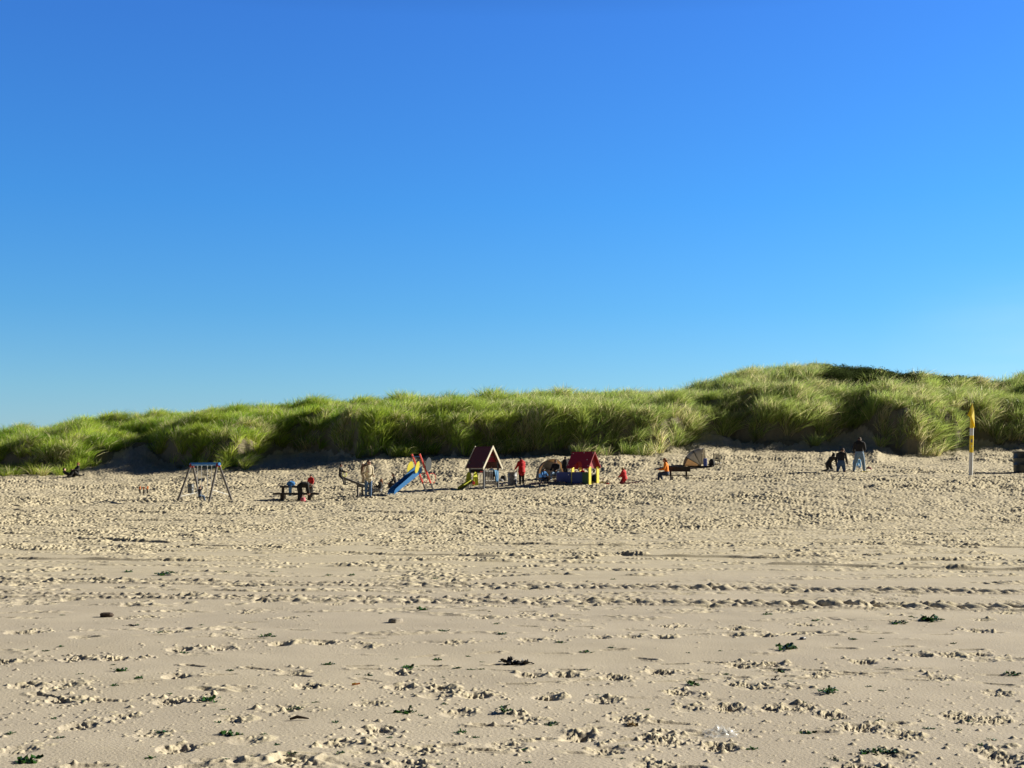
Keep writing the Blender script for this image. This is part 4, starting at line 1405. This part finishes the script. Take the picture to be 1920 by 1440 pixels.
shelter(c, deg(35), 58 / F * 70 * 1.02, 1.14, .95, 'larger tan and grey beach tent behind the blue playhouse wall', (TENTA, TENTB, TENTB), -.1, .3)
# white side flap tied to the front of the tent
fl = MB().prism([V(0, 0, 1.10), V(.16, .02, .95), V(.42, .0, .50), V(.55, .0, .05), V(.30, .02, .05), V(.12, .02, .60)], (0, .012, 0))
o = fl.build('tent_flap', TENTC, None, loc=c + V(.42, -.35, 0), rz=deg(8))
tag(o, 'white side flap of the larger beach tent, held open', 'tent flap')
c2 = at(1306, 874)
k2 = c2.y / F
shelter(c2 + V(.35, 0, 0), deg(72), 1.15, 34 * k2, 1.15, 'small cream beach tent in front of the shaded dune', (TENTC, TENTC, TENTA), -.06, .5)
e = empty('blue_cool_bag', c2 + V(.42, -.55, 0), .3, 'blue bag standing at the mouth of small cream tent', 'bag')
MB().box((0, 0, .22), (.2, .16, .46)).build('bag_body', mat('blue_nylon', (.06, .10, .38), .5), e, bevel=.04)
MB().tube([(-.06, 0, .44), (0, 0, .54), (.06, 0, .44)], .012, 6).build('carry_strap', NAVY, e, True)
e = empty('black_backpack', c2 + V(.85, -.25, 0), -.2, 'black backpack standing right of small cream tent', 'backpack')
MB().lathe([(.12, -.02), (.17, .05), (.16, .28), (.11, .40), (.03, .43)], 14).build('bag_body', BLACK, e, True)
MB().tube([(-.05, -.15, .36), (-.06, -.21, .24), (-.05, -.16, .08)], .018, 6).build('carry_strap', BLACK, e, True)
c3 = at(1344, 868)
k3 = c3.y / F
e = empty('slatted_chair', c3, deg(8), 'dark slatted beach chair standing right of the small tent', 'chair')
for sx in (-1, 1):
    MB().beam((sx * .17, 0, -.1), (sx * .17, .12, 19 * k3), .035, .03).build('upright', DSTEEL, e)
    MB().beam((sx * .17, -.35, -.08), (sx * .17, .05, .16), .03, .03).build('leg', DSTEEL, e)
for q in range(9):
    z_ = .12 + q * .052
    MB().box((0, z_ * .2 - .02, z_), (.31, .018, .028)).build('back_slat', DARKW, e)
for q in range(5):
    MB().box((0, -.33 + q * .07, .15), (.31, .05, .018)).build('seat_slat', DARKW, e)
tw2 = MB()
vs = [V((q / 8 - .5) * .62, (j / 4 - .5) * .4, .02 + .05 * abs(math.sin(q * 1.3 + j))) for j in range(5) for q in range(9)]
tw2.add(vs, [(j * 9 + q, j * 9 + q + 1, (j + 1) * 9 + q + 1, (j + 1) * 9 + q) for j in range(4) for q in range(8)])
o = tw2.build('towel', WHITE, None, True, loc=at(1341, 870.5), rz=.3)
o.modifiers.new('thickness', 'SOLIDIFY').thickness = .02
tag(o, 'crumpled white towel on the sand below the slatted chair', 'towel')

# ---- red roofed playhouse
c = at(1104.5, 909)
k = c.y / F
ph = empty('playhouse', c, deg(46), 'play house with red scalloped roof, yellow boards and blue wall', 'playhouse')
# local: x along the gable front, y along the ridge away to the left
SW, SL = 18.5 * k / .70, 34 * k / .72
zE, zR = 31 * k, 63 * k
for (x, y, z1) in ((.05, 0, 34 * k), (SW - .05, 0, 34 * k), (.05, SL * .9, 33 * k), (SW - .05, SL * .9, 33 * k)):
    MB().box((x, y, z1 / 2 - .08), (.19, .055, z1 + .16)).build('post_board', YEL, ph, bevel=.008)
yo0, yo1 = -.10, SL + .16
for sx in (-1, 1):
    xr, xe = SW / 2, SW / 2 + sx * (SW / 2 + .16)
    n = V(sx * (zR - zE), 0, (SW / 2 + .16)).normalized() * .04
    prof = []
    for q in range(41):
        t = q / 40
        if t < .30: d_ = 1.0 - .06 * (1 - math.sin(PI * min(1, t / .15) / 2))
        elif t < .72:
            d_ = 1.0 - (.40 if sx < 0 else .85) * math.sin(PI * (t - .30) / .42) ** .7
        else: d_ = 1.0 - .05 * abs((t - .86) / .14) ** 3
        prof.append((t, d_))
    poly = [V(xr, yo0, zR), V(xr, yo1, zR)] + [V(xr + (xe - xr) * d_, yo0 + (yo1 - yo0) * t, zR + (zE - zR) * d_) for t, d_ in reversed(prof)]
    rf = MB().prism(poly, -n).build('roof_panel', DRED, ph)
    for t, d_ in ((.06, .1), (.06, .85), (.45, .08), (.92, .12), (.93, .8), (.2, .5)):
        p = V(xr + (xe - xr) * d_, yo0 + (yo1 - yo0) * t, zR + (zE - zR) * d_) + n * .12
        MB().box(p, (.035, .035, .035)).build('bolt_cap', WHITEP, rf)
MB().prism([V(.12, SL * .98, zE - .05), V(SW - .12, SL * .98, zE - .05), V(SW - .08, SL * .98, zE + .25), V(SW / 2, SL * .98, zR - .06), V(.08, SL * .98, zE + .25)], (0, .03, 0)).build('gable_panel', DRED, ph)
MB().prism([V(.10, .04, zE + .02), V(SW - .1, .04, zE + .02), V(SW - .05, .04, zE + .28), V(SW / 2, .04, zR - .08), V(.05, .04, zE + .28)], (0, .03, 0)).build('gable_panel', DRED, ph)
L2 = 58 * k / .72
MB().box((-.02, L2 * .60, 11 * k), (.04, L2 * .80, 22.5 * k + .1)).build('wall_panel', DBLUE, ph, bevel=.006)
MB().box((-.02, L2 * .10, 10.5 * k), (.038, L2 * .19, 22 * k + .1)).build('wall_panel', GRN, ph, bevel=.006)
MB().box((SW, L2 * .42, 10 * k), (.04, L2 * .82, 20 * k)).build('wall_panel', DBLUE, ph, bevel=.006)
MB().box((SW / 2, .30, 10 * k), (SW - .06, .04, 20 * k)).build('counter_front', DARKW, ph)
MB().box((SW * .35, L2 * .42, 23.4 * k), (.42, L2 * .55, .04)).build('counter_top', mat('pink_board', (.50, .27, .25), .5), ph)
for yy, zz in ((L2 * .96, 3 * k), (L2 * .90, 6 * k), (L2 * .62, 3.5 * k), (L2 * .62, 19 * k)):
    MB().box((-.047, yy, zz), (.014, .05, .05)).build('bolt_cap', WHITEP, ph)
R46 = Matrix.Rotation(deg(46), 3, 'Z')
person(c + R46 @ V(.42, SL * .62, 0), deg(150), .84, 'child in red hat and dark coat inside the red roofed playhouse', dict(face=(.5, 1, -.1)), RED, BLACK, SHOE, hat='beanie', hatm=RED, bulk=1.15)
person(c + R46 @ V(.40, SL * 1.0, -.05), deg(200), .78, 'dark haired toddler low behind the blue playhouse wall', {}, BLACK, BLACK, SHOE, hair=HBR, bulk=1.15)

# ---- family at the tent
t1 = spot(1043, 68.6)
person(t1, deg(160), 1.46, 'dark haired person in black sitting before larger tent, head bowed left',
       dict(spine=(0, .1, 1), neck=(0, .4, 1), head=(0, .4, 1), face=(.6, 1, -.5), shoulders=(1, .1, .1), uarmL=(-.2, .5, -.9), farmL=(.3, .9, -.3), uarmR=(.3, .4, -1), farmR=(.1, .8, -.4),
            thighL=(-.25, 1, .0), thighR=(.2, 1, .05), shinL=(-.05, .12, -1), shinR=(.05, .1, -1)), BLACK, LJEANS, SHOE, hair=HBR, bulk=1.1)
e = empty('folding_stool', t1 + V(0, .0, 0), deg(160), 'low folding stool under the person in black at the tent', 'stool')
MB().box((0, -.02, .30), (.36, .32, .035)).build('seat', NAVY, e)
for sx in (-1, 1):
    MB().tube([(sx * .16, -.16, -.05), (sx * .16, .13, .285)], .012, 6).build('leg', DSTEEL, e, True)
    MB().tube([(sx * .14, .13, -.05), (sx * .14, -.16, .285)], .012, 6).build('leg', DSTEEL, e, True)
person(spot(1060.5, 69.0) , deg(25), 1.22, 'black clad person with back turned between tent and playhouse',
       dict(neck=(0, .2, 1)), BLACK, BLACK, SHOE, hair=HB, bulk=1.15)
t2 = spot(1019, 67.4)
person(t2, deg(-150), 1.0, 'child in blue jacket sitting on a small folding chair by the tent',
       dict(spine=(0, .12, 1), uarmL=(-.4, .5, -.8), farmL=(.4, .8, -.3), uarmR=(.4, .5, -.8), farmR=(-.4, .8, -.3),
            thighL=(-.25, 1, 0), thighR=(.25, 1, 0), shinL=(-.05, .1, -1), shinR=(.05, .1, -1)), BLUE, NAVY, SHOE, hair=HBR, skin=SKIN2, bulk=1.1)
e = empty('folding_chair', t2, deg(-150), 'small folding chair with thin legs under the blue jacketed child', 'chair')
MB().box((0, -.03, .215), (.34, .30, .03)).build('seat', BLUE, e)
MB().box((0, -.20, .42), (.34, .025, .2)).build('backrest', BLUE, e)
for sx in (-1, 1):
    MB().tube([(sx * .17, -.24, -.06), (sx * .17, .12, .20)], .011, 6).build('leg', DSTEEL, e, True)
    MB().tube([(sx * .17, .12, -.06), (sx * .17, -.2, .20), (sx * .17, -.22, .5)], .011, 6).build('leg', DSTEEL, e, True)
t3 = spot(1034, 67.3)
e = empty('folding_table', t3, deg(10), 'low folding table with pale top between two seated people', 'table')
zt = .36
MB().box((0, 0, zt), (.50, .34, .025)).build('tabletop', mat('pale_pink_top', (.48, .36, .33), .5), e)
for sx in (-1, 1):
    for sy in (-1, 1):
        MB().tube([(sx * .2, sy * .14, zt - .015), (sx * .23, sy * .16, -.06)], .012, 6).build('leg', DSTEEL, e, True)

# ---- child in red on the sand
person(at(1171, 908.5), deg(60), 1.17, 'long haired child in red jacket kneeling alone on the sand',
       dict(spine=(0, .12, 1), neck=(0, .5, 1), head=(0, .5, 1), face=(0, 1, -.5), uarmL=(-.3, .4, -1), farmL=(.2, .8, -.5), uarmR=(.3, .4, -1), farmR=(-.2, .8, -.5),
            thighL=(-.3, .55, -.8), thighR=(.3, .55, -.8), shinL=(-.1, -1, -.12), shinR=(.1, -1, -.12), footL=(0, -1, -.2), footR=(0, -1, -.2)),
       RED, cloth('dark_red', (.20, .012, .02)), SHOE, hair=HBL, longhair=.17, bulk=1.35, coat=.06)
e = empty('toy_bucket', at(1139, 909), 0, 'small red toy on the sand left of the kneeling red child', 'toy')
MB().lathe([(.05, -.02), (.07, .09), (.075, .10), (.06, .10)], 14).build('bucket', PRED, e, True)
MB().tube([(-.07, 0, .09), (-.04, 0, .15), (.04, 0, .15), (.07, 0, .09)], .006, 6).build('handle', WHITEP, e, True)

# ---- bench and person in orange
c = at(1274, 900)
k = c.y / F
bn = empty('bench', c, deg(4), 'low dark wooden bench with one broad backrest board', 'bench')
MB().box((0, .28, 20.5 * k), (46 * k, .045, 9.5 * k)).build('backrest', DARKW, bn, bevel=.01)
MB().box((-2 * k, .02, 8.8 * k), (52 * k, .36, .05)).build('seat', DARKW, bn, bevel=.01)
for sx in (-1, 1):
    lg = MB().box((sx * 15 * k, .05, 3 * k), (.10, .34, 8 * k)).build('leg', mat('concrete_leg', (.28, .27, .25), .8), bn)
    MB().beam((sx * 15 * k, .24, 5 * k), (sx * 15 * k, .31, 24 * k), .09, .05).build('back_strut', DARKW, bn)
person(c + V(-23.5 * k, -.02, 0), deg(78), 1.62, 'person in orange jacket and jeans sitting on left end of the bench',
       dict(spine=(0, .14, 1), neck=(0, .25, 1), face=(0, 1, -.3), uarmL=(-.2, .3, -1), farmL=(.2, .9, -.1), uarmR=(.2, .3, -1), farmR=(-.15, .95, -.1),
            thighL=(-.25, 1, .02), thighR=(.3, .95, -.05), shinL=(-.05, .15, -1), shinR=(.15, -.35, -1)), ORANGE, DJEANS, WSHOE, hair=HG, longhair=.08, bulk=1.15, pelvis_z=8.8 * k + .12)

# ---- group digging on the right
person(at(1553, 885), deg(-55), 1.50, 'kneeling person in olive jacket at the left of digging group',
       dict(spine=(0, .7, .75), chest=(0, .75, .6), neck=(0, .6, .8), head=(0, .3, 1), face=(-.2, 1, -.1), uarmL=(-.15, .45, -1), farmL=(0, .1, -1), uarmR=(.2, .35, -1), farmR=(.05, .1, -1),
            thighL=(-.15, .45, -.9), thighR=(.2, .45, -.9), shinL=(-.05, -1, -.1), shinR=(.05, -1, -.1), footL=(0, -1, -.3), footR=(0, -1, -.3)), OLIVE, CHAR, SHOE, hair=HB, longhair=.06, bulk=1.1)
person(at(1577, 885.5), deg(-12), 1.70, 'kneeling person in black sweater and jeans seen from behind, head turned right',
       dict(spine=(.02, .38, .9), chest=(.05, .40, .88), neck=(.3, .3, .9), face=(.75, .9, -.35), uarmL=(-.22, .12, -1), farmL=(-.05, .2, -1), uarmR=(.28, .25, -1), farmR=(.22, .35, -1),
            thighL=(-.2, .25, -.95), thighR=(.2, .25, -.95), shinL=(-.03, -1, -.06), shinR=(.03, -1, -.06), footL=(0, -1, -.1), footR=(0, -1, -.1)), CHAR, JEANS, BOOT, hair=HBR, bulk=1.1)
person(at(1611.5, 885.5), deg(-8), 1.84, 'tall man in black jacket and pale jeans standing with legs apart',
       dict(spine=(0, .10, 1), neck=(.1, .45, .9), head=(.1, .6, .8), face=(.45, .8, -.6), uarmL=(-.3, .15, -1), farmL=(.25, .65, -.6), uarmR=(.3, .15, -1), farmR=(-.25, .65, -.6),
            thighL=(-.26, .03, -1), thighR=(.24, .05, -1), shinL=(-.18, -.03, -1), shinR=(.10, -.03, -1)), BLACK, LJEANS, SHOE, hair=HBR, bulk=1.22)
person(at(1613, 884.8) + V(0, .75, -.03), deg(170), 1.25, 'child in blue and white crouching beyond the standing man\'s legs',
       dict(spine=(0, .55, .8), chest=(0, .7, .6), neck=(0, .5, .8), face=(0, 1, -.7), uarmL=(-.2, .3, -1), farmL=(.1, .2, -1), uarmR=(.2, .3, -1), farmR=(-.1, .2, -1),
            thighL=(-.3, .8, -.3), thighR=(.3, .8, -.3), shinL=(0, -.7, -.7), shinR=(0, -.7, -.7)), SKYB, WHITE, WSHOE, hair=HBR, bulk=1.15)
e = empty('red_bag', at(1629, 881.5), .3, 'dark red bag on the sand right of the standing man', 'bag')
MB().lathe([(.12, -.02), (.16, .03), (.13, .13), (.05, .18)], 12).build('bag_body', cloth('maroon', (.16, .025, .03)), e, True)
MB().tube([(-.08, 0, .13), (0, 0, .24), (.08, 0, .13)], .012, 6).build('carry_strap', BLACK, e, True)
for sgn, px, row, lab in ((1, 1620, 885.8, 'yellow toy spade lying by the standing man\'s right foot'),):
    o = MB().beam((-.22, 0, .03), (.1, 0, .05), .03, .03).box((.19, 0, .045), (.2, .14, .02)).build('toy_spade', YEL, None, bevel=.006, loc=at(px, row) + V(0, -.2, 0), rz=.4)
    tag(o, lab, 'toy spade')

# ---- couple resting at the foot of the left dune
person(at(145, 894), deg(130), 1.55, 'dark clothed person sitting upright at the foot of left dune',
       dict(spine=(0, -.1, 1), uarmL=(-.2, .6, -.7), farmL=(.2, .9, .1), uarmR=(.2, .6, -.7), farmR=(-.2, .9, .1), thighL=(-.15, .8, .6), thighR=(.15, .8, .6), shinL=(0, .5, -.9), shinR=(0, .5, -.9)),
       BLACK, BLACK, SHOE, hair=HG)
person(at(133, 894.5), deg(-60), 1.55, 'dark clothed person reclining beside the upright sitter at left dune',
       dict(spine=(0, -.95, .30), chest=(0, -.80, .45), neck=(0, -.1, 1), uarmL=(-.5, .5, -.35), farmL=(.3, .9, .0), uarmR=(.5, .5, -.35), farmR=(-.3, .9, .0), thighL=(-.1, .95, .2), thighR=(.1, 1, .1), shinL=(0, .9, -.3), shinR=(0, 1, -.2),
            footL=(0, .3, 1), footR=(0, .3, 1)), BLACK, BLACK, SHOE, hair=HBR)

# ---- white beach pole with yellow bands and pennant
c = at(1820, 891.5)
k = c.y / F
pl = empty('beach_pole', c, 0, 'white beach pole with yellow bands carrying the number 2', 'pole')
tilt = V(.085, 0, 3.63).normalized()
rp = 3.45 * k
WPOLE = mat('white_pole_paint', (.66, .67, .68), .5, var=.08)
YPOLE = mat('yellow_band', (.95, .68, .025), .45, var=.06)
MB().tube([tilt * -.3, tilt * 112 * k], rp, 20).build('shaft', WPOLE, pl, True)
MB().tube([tilt * 42.8 * k, tilt * 75 * k], rp * 1.03, 20).build('yellow_band', YPOLE, pl, True)
MB().tube([tilt * 88.5 * k, tilt * 113 * k], rp * 1.03, 20).build('yellow_band', YPOLE, pl, True)
def onpole(z):
    return tilt * z
pln = MB().box(onpole(61 * k) + V(-.02, -rp * 1.06, .10), (.09, .012, .16)).build('number_plate', mat('plate_grey', (.16, .17, .24), .5), pl)
tcu = bpy.data.curves.new('digit', 'FONT')
tcu.body = '2'
tcu.size = .17
tcu.extrude = .004
tcu.align_x = 'CENTER'
to = bpy.data.objects.new('digit', tcu)
C.objects.link(to)
dgm = bpy.data.meshes.new_from_object(to.evaluated_get(bpy.context.evaluated_depsgraph_get()))
bpy.data.objects.remove(to)
o = link_mesh('digit', dgm, WHITEP, pl)
o.location = onpole(54.5 * k) + V(-.02, -rp * 1.10, -.05)
o.rotation_euler = (deg(90), 0, 0)
# yellow pennant drooping round the top of the pole
zt_ = 136 * k
def pp(x, y, z):
    return onpole(z) + V(x, y, 0)
fl = MB()
A_ = pp(0, -.01, zt_)
Lf, Ml, Mr, Rt = pp(-10.5 * k, -.10, 112 * k), pp(-4.2 * k, -.26, 110.5 * k), pp(3.4 * k, -.15, 94 * k), pp(7.2 * k, .10, 90 * k)
Bk, Bl = pp(1.2 * k, .16, 104 * k), pp(-5.5 * k, .10, 113 * k)
fl.add([A_, Lf, Ml, Mr, Rt, Bk, Bl, pp(-3.0 * k, -.14, 124 * k), pp(2.2 * k, -.10, 123 * k)],
       [(0, 1, 7), (1, 2, 7), (0, 7, 8), (7, 2, 8), (2, 3, 8), (0, 8, 4), (8, 3, 4), (0, 4, 5), (0, 5, 6), (0, 6, 1)])
o = fl.build('pennant', mat('yellow_cloth', (.95, .78, .04), .6, var=.08, transl=.35), pl)
o.modifiers.new('thickness', 'SOLIDIFY').thickness = .012

# ------------------------------------------------------------------ things washed up on the sand
SEAW = mat('seaweed_green', (0.026, 0.082, 0.012), 0.4, var=.5, scale=30)
SEAK = mat('seaweed_black', (0.014, 0.012, 0.009), 0.5, var=.4, scale=30)
def weed(name, material, L, n, spread, hgt, seed):
    """crumpled ribbons of seaweed"""
    r = random.Random(seed)
    m = MB()
    for _ in range(n):
        p = V(r.gauss(0, spread), r.gauss(0, spread * .6), .006 + abs(r.gauss(0, hgt)) * .5)
        a = r.random() * 2 * PI
        wdt_ = r.uniform(.009, .024) * (L / .1) ** .5
        vs = []
        for q in range(7):
            vs.append(p + V(0, 0, 0))
            vs[-1] = (p, a)
            p = p + V(math.cos(a), math.sin(a), 0) * L / 7
            p.z = max(.004, p.z + r.gauss(0, hgt * .55))
            a += r.gauss(0, .75)
        pts = []
        for q, (pp_, aa) in enumerate(vs):
            w_ = wdt_ * math.sin(PI * (q + .6) / 7.2)
            s_ = V(-math.sin(aa), math.cos(aa), r.uniform(-.7, .7)) * w_
            pts += [pp_ - s_, pp_ + s_]
        m.add(pts, [(2 * q, 2 * q + 1, 2 * q + 3, 2 * q + 2) for q in range(6)])
    me = bpy.data.meshes.new(name)
    me.from_pydata(m.v, [], m.f)
    me.materials.append(material)
    me.shade_smooth()
    return me
WEEDS = [weed('seaweed', SEAW, .085, 13 + 4 * (q % 3), .034, .009, q) for q in range(8)]
def ground_pt(px, row):
    y = EYE * F / (row - HOR)
    x = px_x(px, y)
    return V(x, y, float(zat(np.array([x]), np.array([y]))[0]) - .002)
def put_weed(px, row, wpx, label, group=None, me=None, cat='seaweed', flat=1.0):
    p = ground_pt(px, row)
    o = bpy.data.objects.new('seaweed', me or random.choice(WEEDS))
    C.objects.link(o)
    s = wpx * 1.05 * p.y / F / .17
    o.location = p
    o.scale = (s, s, s * flat)
    o.rotation_euler = (0, 0, random.random() * 6.28)
    tag(o, label, cat, group)
    return o
BIG = [(393, 1316, 38, 'largest dark green seaweed clump, heaped on sand at lower left'),
       (1553, 1301, 34, 'leafy green seaweed clump with upright fronds at lower right'),
       (496, 1196, 26, 'green seaweed clump beside the long ridge of kicked up sand'),
       (226, 1259, 26, 'green seaweed clump left of the bright sand scoop'),
       (768, 1255, 30, 'dark seaweed clump tangled on top of a sand lump near middle'),
       (1478, 1217, 46, 'two joined green seaweed tufts strung out in a line'),
       (1462, 1258, 22, 'compact green seaweed clump below the joined tufts'),
       (1298, 1283, 26, 'dark green seaweed clump sitting behind a footprint'),
       (762, 1339, 32, 'flat dark seaweed clump beside a footprint in lower middle'),
       (945, 1338, 34, 'ragged green seaweed clump at the lower middle of beach'),
       (430, 1383, 34, 'thin green seaweed clump spread flat at the lower left'),
       (1034, 1357, 24, 'bluish green seaweed clump left of the yellow tuft'),
       (1512, 1371, 28, 'dark seaweed clump below the leafy upright one'),
       (1668, 1410, 28, 'green seaweed clump half under crumbly sand near lower right'),
       (1632, 1412, 34, 'brownish green seaweed beside crumbly sand at lower right'),
       (792, 1145, 22, 'dark green seaweed clump below the wheel tracks'),
       (640, 1418, 18, 'small upright seaweed tuft at lower edge left of middle'),
       (864, 1375, 22, 'green seaweed tuft between small sand lumps in lower middle'),
       (1900, 1266, 26, 'green seaweed clump at the right edge of the sand'),
       (50, 1432, 44, 'wide flat seaweed clump in bottom left corner'),
       (1742, 1163, 44, 'longest flat strip of green seaweed right of middle'),
       (1684, 1168, 26, 'flat green seaweed strip left of the longest strip')]
for px, row, wpx, lab in BIG:
    put_weed(px, row, wpx, lab, flat=1.25)
SM = 'scraps of seaweed strewn on the damp sand'
SML = 'small scrap of green seaweed lying on the damp sand'
for px, row, w_ in ((48, 1219, 9), (87, 1220, 11), (114, 1213, 12), (261, 1275, 15), (215, 1287, 12), (432, 1260, 12), (615, 1247, 16), (692, 1269, 13), (820, 1235, 14),
                    (858, 1254, 12), (883, 1257, 10), (902, 1256, 9), (543, 1331, 18), (560, 1332, 12), (410, 1357, 14), (305, 1374, 18), (102, 1346, 12), (112, 1386, 14),
                    (18, 1376, 16), (287, 1425, 16), (468, 1425, 14), (520, 1402, 10), (494, 1382, 10), (630, 1357, 14), (420, 1333, 10), (890, 1383, 12), (790, 1344, 10),
                    (257, 1172, 8), (300, 1187, 12), (345, 1222, 12), (375, 1172, 8), (830, 1185, 14), (940, 1190, 16), (930, 1170, 10), (1104, 1222, 18), (1050, 1206, 14),
                    (1103, 1257, 10), (1146, 1214, 10), (1314, 1271, 9), (1600, 1201, 12), (1652, 1200, 8), (1640, 1205, 7), (1362, 1262, 10), (1482, 1276, 9), (1506, 1318, 10),
                    (1564, 1344, 14), (1650, 1350, 14), (1743, 1365, 14), (1797, 1368, 12), (1862, 1389, 14), (1813, 1352, 10), (1416, 1404, 18), (1566, 1424, 14), (1542, 1440, 16),
                    (985, 1409, 12), (990, 1432, 14), (1163, 1424, 10), (1630, 1289, 10), (1788, 1207, 10), (1530, 1163, 14), (1440, 1152, 14), (1376, 1126, 8), (1150, 1086, 8),
                    (240, 1073, 14), (85, 1071, 10), (424, 1075, 10), (512, 1073, 9), (310, 1079, 26), (615, 1079, 12), (660, 1078, 10), (815, 1087, 8), (1700, 1310, 8), (1350, 1312, 8)):
    put_weed(px, row, w_ * 1.25, SML, SM)
for _ in range(46):
    row = 900 + 540 * random.uniform(.25, 1)
    put_weed(random.uniform(10, 1910), row, random.uniform(6, 11) * (row - 900) / 420 + 2, SML, SM)
DK = 'dark seaweed strands along the drift line'
for px, row, w_ in ((1010, 986, 16), (1025, 985, 12), (1213, 993, 14), (1812, 993, 22), (1835, 993, 26), (1860, 992, 20), (1795, 994, 14), (1880, 993, 12), (345, 978, 20), (420, 978, 22), (455, 979, 16), (1060, 985, 12),
                    (545, 982, 14), (60, 973, 12), (85, 974, 10), (700, 983, 14), (1400, 993, 10)):
    p = at(px, row)
    o = put_weed(px, 1000, 10, 'dark strand of seaweed on the drift line across mid beach', DK, me=WEEDS[3])
    o.location = p
    s = w_ * p.y / F / .17
    o.scale = (s, s * .6, .5 * s)
    o.rotation_euler = (0, 0, random.uniform(-.3, .3))
    o.data = WEEDS[random.randrange(8)]
# black weed heaps, driftwood, litter
put_weed(964, 1244, 44, 'black matted seaweed heap near the middle of the sand', me=weed('seaweed', SEAK, .10, 22, .04, .014, 50))
put_weed(588, 1287, 22, 'thin black seaweed strand by trodden sand in lower left', me=weed('seaweed', SEAK, .12, 6, .03, .008, 51), flat=.8)
put_weed(1448, 1273, 22, 'black tangled strand below the compact green clump', me=weed('seaweed', SEAK, .12, 7, .03, .02, 52))
put_weed(246, 1173, 26, 'low dark brown strand lying below the driftwood block', me=weed('seaweed', SEAK, .12, 7, .03, .006, 53), flat=.7)
put_weed(1120, 1353, 12, 'tiny black upright curl of weed right of the bluish clump', me=weed('seaweed', SEAK, .08, 9, .014, .03, 54))
put_weed(1183, 1360, 24, 'yellow brown fuzzy weed tuft on lower middle sand', me=weed('seaweed', mat('weed_yellow', (.28, .19, .07), .7, var=.3), .06, 26, .035, .02, 55))
def rock(name, px, row, wpx, hpx, material, label, cat, seed):
    p = ground_pt(px, row)
    k_ = p.y / F
    r = random.Random(seed)
    m = MB()
    n, mm = 14, 8
    vs = []
    for a in range(mm + 1):
        th = PI * a / mm
        for q in range(n):
            ph_ = 2 * PI * q / n
            g_ = 1 + r.uniform(-.12, .12) * math.sin(th)
            sx_ = math.copysign(abs(math.cos(ph_)) ** .6, math.cos(ph_)); sy_ = math.copysign(abs(math.sin(ph_)) ** .6, math.sin(ph_))
            vs.append((wpx * k_ / 2 * g_ * math.sin(th) ** .6 * sx_, wpx * k_ * .35 * g_ * math.sin(th) ** .6 * sy_, hpx * k_ * (.35 + .6 * g_ * math.copysign(abs(math.cos(th)) ** .7, math.cos(th)))))
    m.add(vs, [(a * n + q, a * n + (q + 1) % n, (a + 1) * n + (q + 1) % n, (a + 1) * n + q) for a in range(mm) for q in range(n)])
    o = m.build(name, material, None, True, loc=p, rz=r.random())
    return tag(o, label, cat)
WOODD = mat('driftwood', (0.045, 0.028, 0.018), 0.85, var=.45, scale=25, bump=.6)
rock('driftwood_block', 200, 1156, 24, 9, WOODD, 'dark brown block of driftwood standing on the sand at left', 'driftwood', 3)
rock('mussel_shell', 1505, 1201, 13, 5, mat('shell_dark', (.03, .028, .035), .4), 'dark mussel shell on smooth sand right of middle', 'shell', 4)
rock('sand_stone', 742, 1168, 28, 9, mat('dull_stone', (.25, .22, .18), .9, var=.3, scale=20, bump=.5), 'dull rounded stone among crumbs below the wheel tracks', 'stone', 5)
p = ground_pt(668, 1288)
o = MB().beam((-.035, 0, .008), (.03, .008, .014), .012, .008).build('orange_litter', mat('orange_litter', (.75, .22, .02), .5), None, loc=p, rz=.1)
tag(o, 'small strip of orange and yellow plastic litter on the sand', 'litter')
MB().beam((-.034, -.001, .013), (-.005, .003, .0185), .009, .004).build('yellow_end', YEL, o)
p = ground_pt(560, 1353)
o = MB().tube([(-.06, 0, .012), (-.01, .006, .026), (.07, -.004, .014)], [.008, .012, .004], 7).build('driftwood_stick', WOODD, None, True, loc=p, rz=.15)
tag(o, 'short brown stick on the sand in the lower left middle', 'stick')
# crumpled clear plastic bag
p = ground_pt(1350, 1374)
nb = 26
gx_, gy_ = np.meshgrid(np.linspace(-1, 1, nb), np.linspace(-1, 1, nb))
zz = np.abs(perlin(gx_ * 2.3 + 5, gy_ * 2.3, 61)) * .04 + np.abs(perlin(gx_ * 5 + 2, gy_ * 5, 62)) * .022
zz = zz * (1.1 - np.maximum(np.abs(gx_), np.abs(gy_)) ** 3) + .004 + .035 * np.exp(-((gx_ + .1) ** 2 + (gy_ - .3) ** 2) / .08)
xx_ = gx_ * .115 * (1 + .25 * perlin(gy_ * 3, gx_ * 3, 63)); yy_ = gy_ * .12 * (1 + .25 * perlin(gx_ * 3 + 9, gy_ * 3, 64))
vsb = np.stack([xx_ + .3 * yy_, yy_, zz], -1).reshape(-1, 3)
ib = np.arange(nb * nb).reshape(nb, nb)
qb = np.stack([ib[:-1, :-1], ib[:-1, 1:], ib[1:, 1:], ib[1:, :-1]], -1).reshape(-1, 4)
PB = bpy.data.materials.new('clear_plastic')
PB.use_nodes = True
b_ = PB.node_tree.nodes['Principled BSDF']
b_.inputs['Base Color'].default_value = (.80, .82, .84, 1)
b_.inputs['Roughness'].default_value = .18
b_.inputs['Alpha'].default_value = .24
o = link_mesh('plastic_bag', raw_mesh('plastic_bag', vsb, qb.ravel(), np.full(len(qb), 4), True), PB, None, p, .2)
tag(o, 'crumpled clear plastic bag lying on the lower middle sand', 'plastic bag')
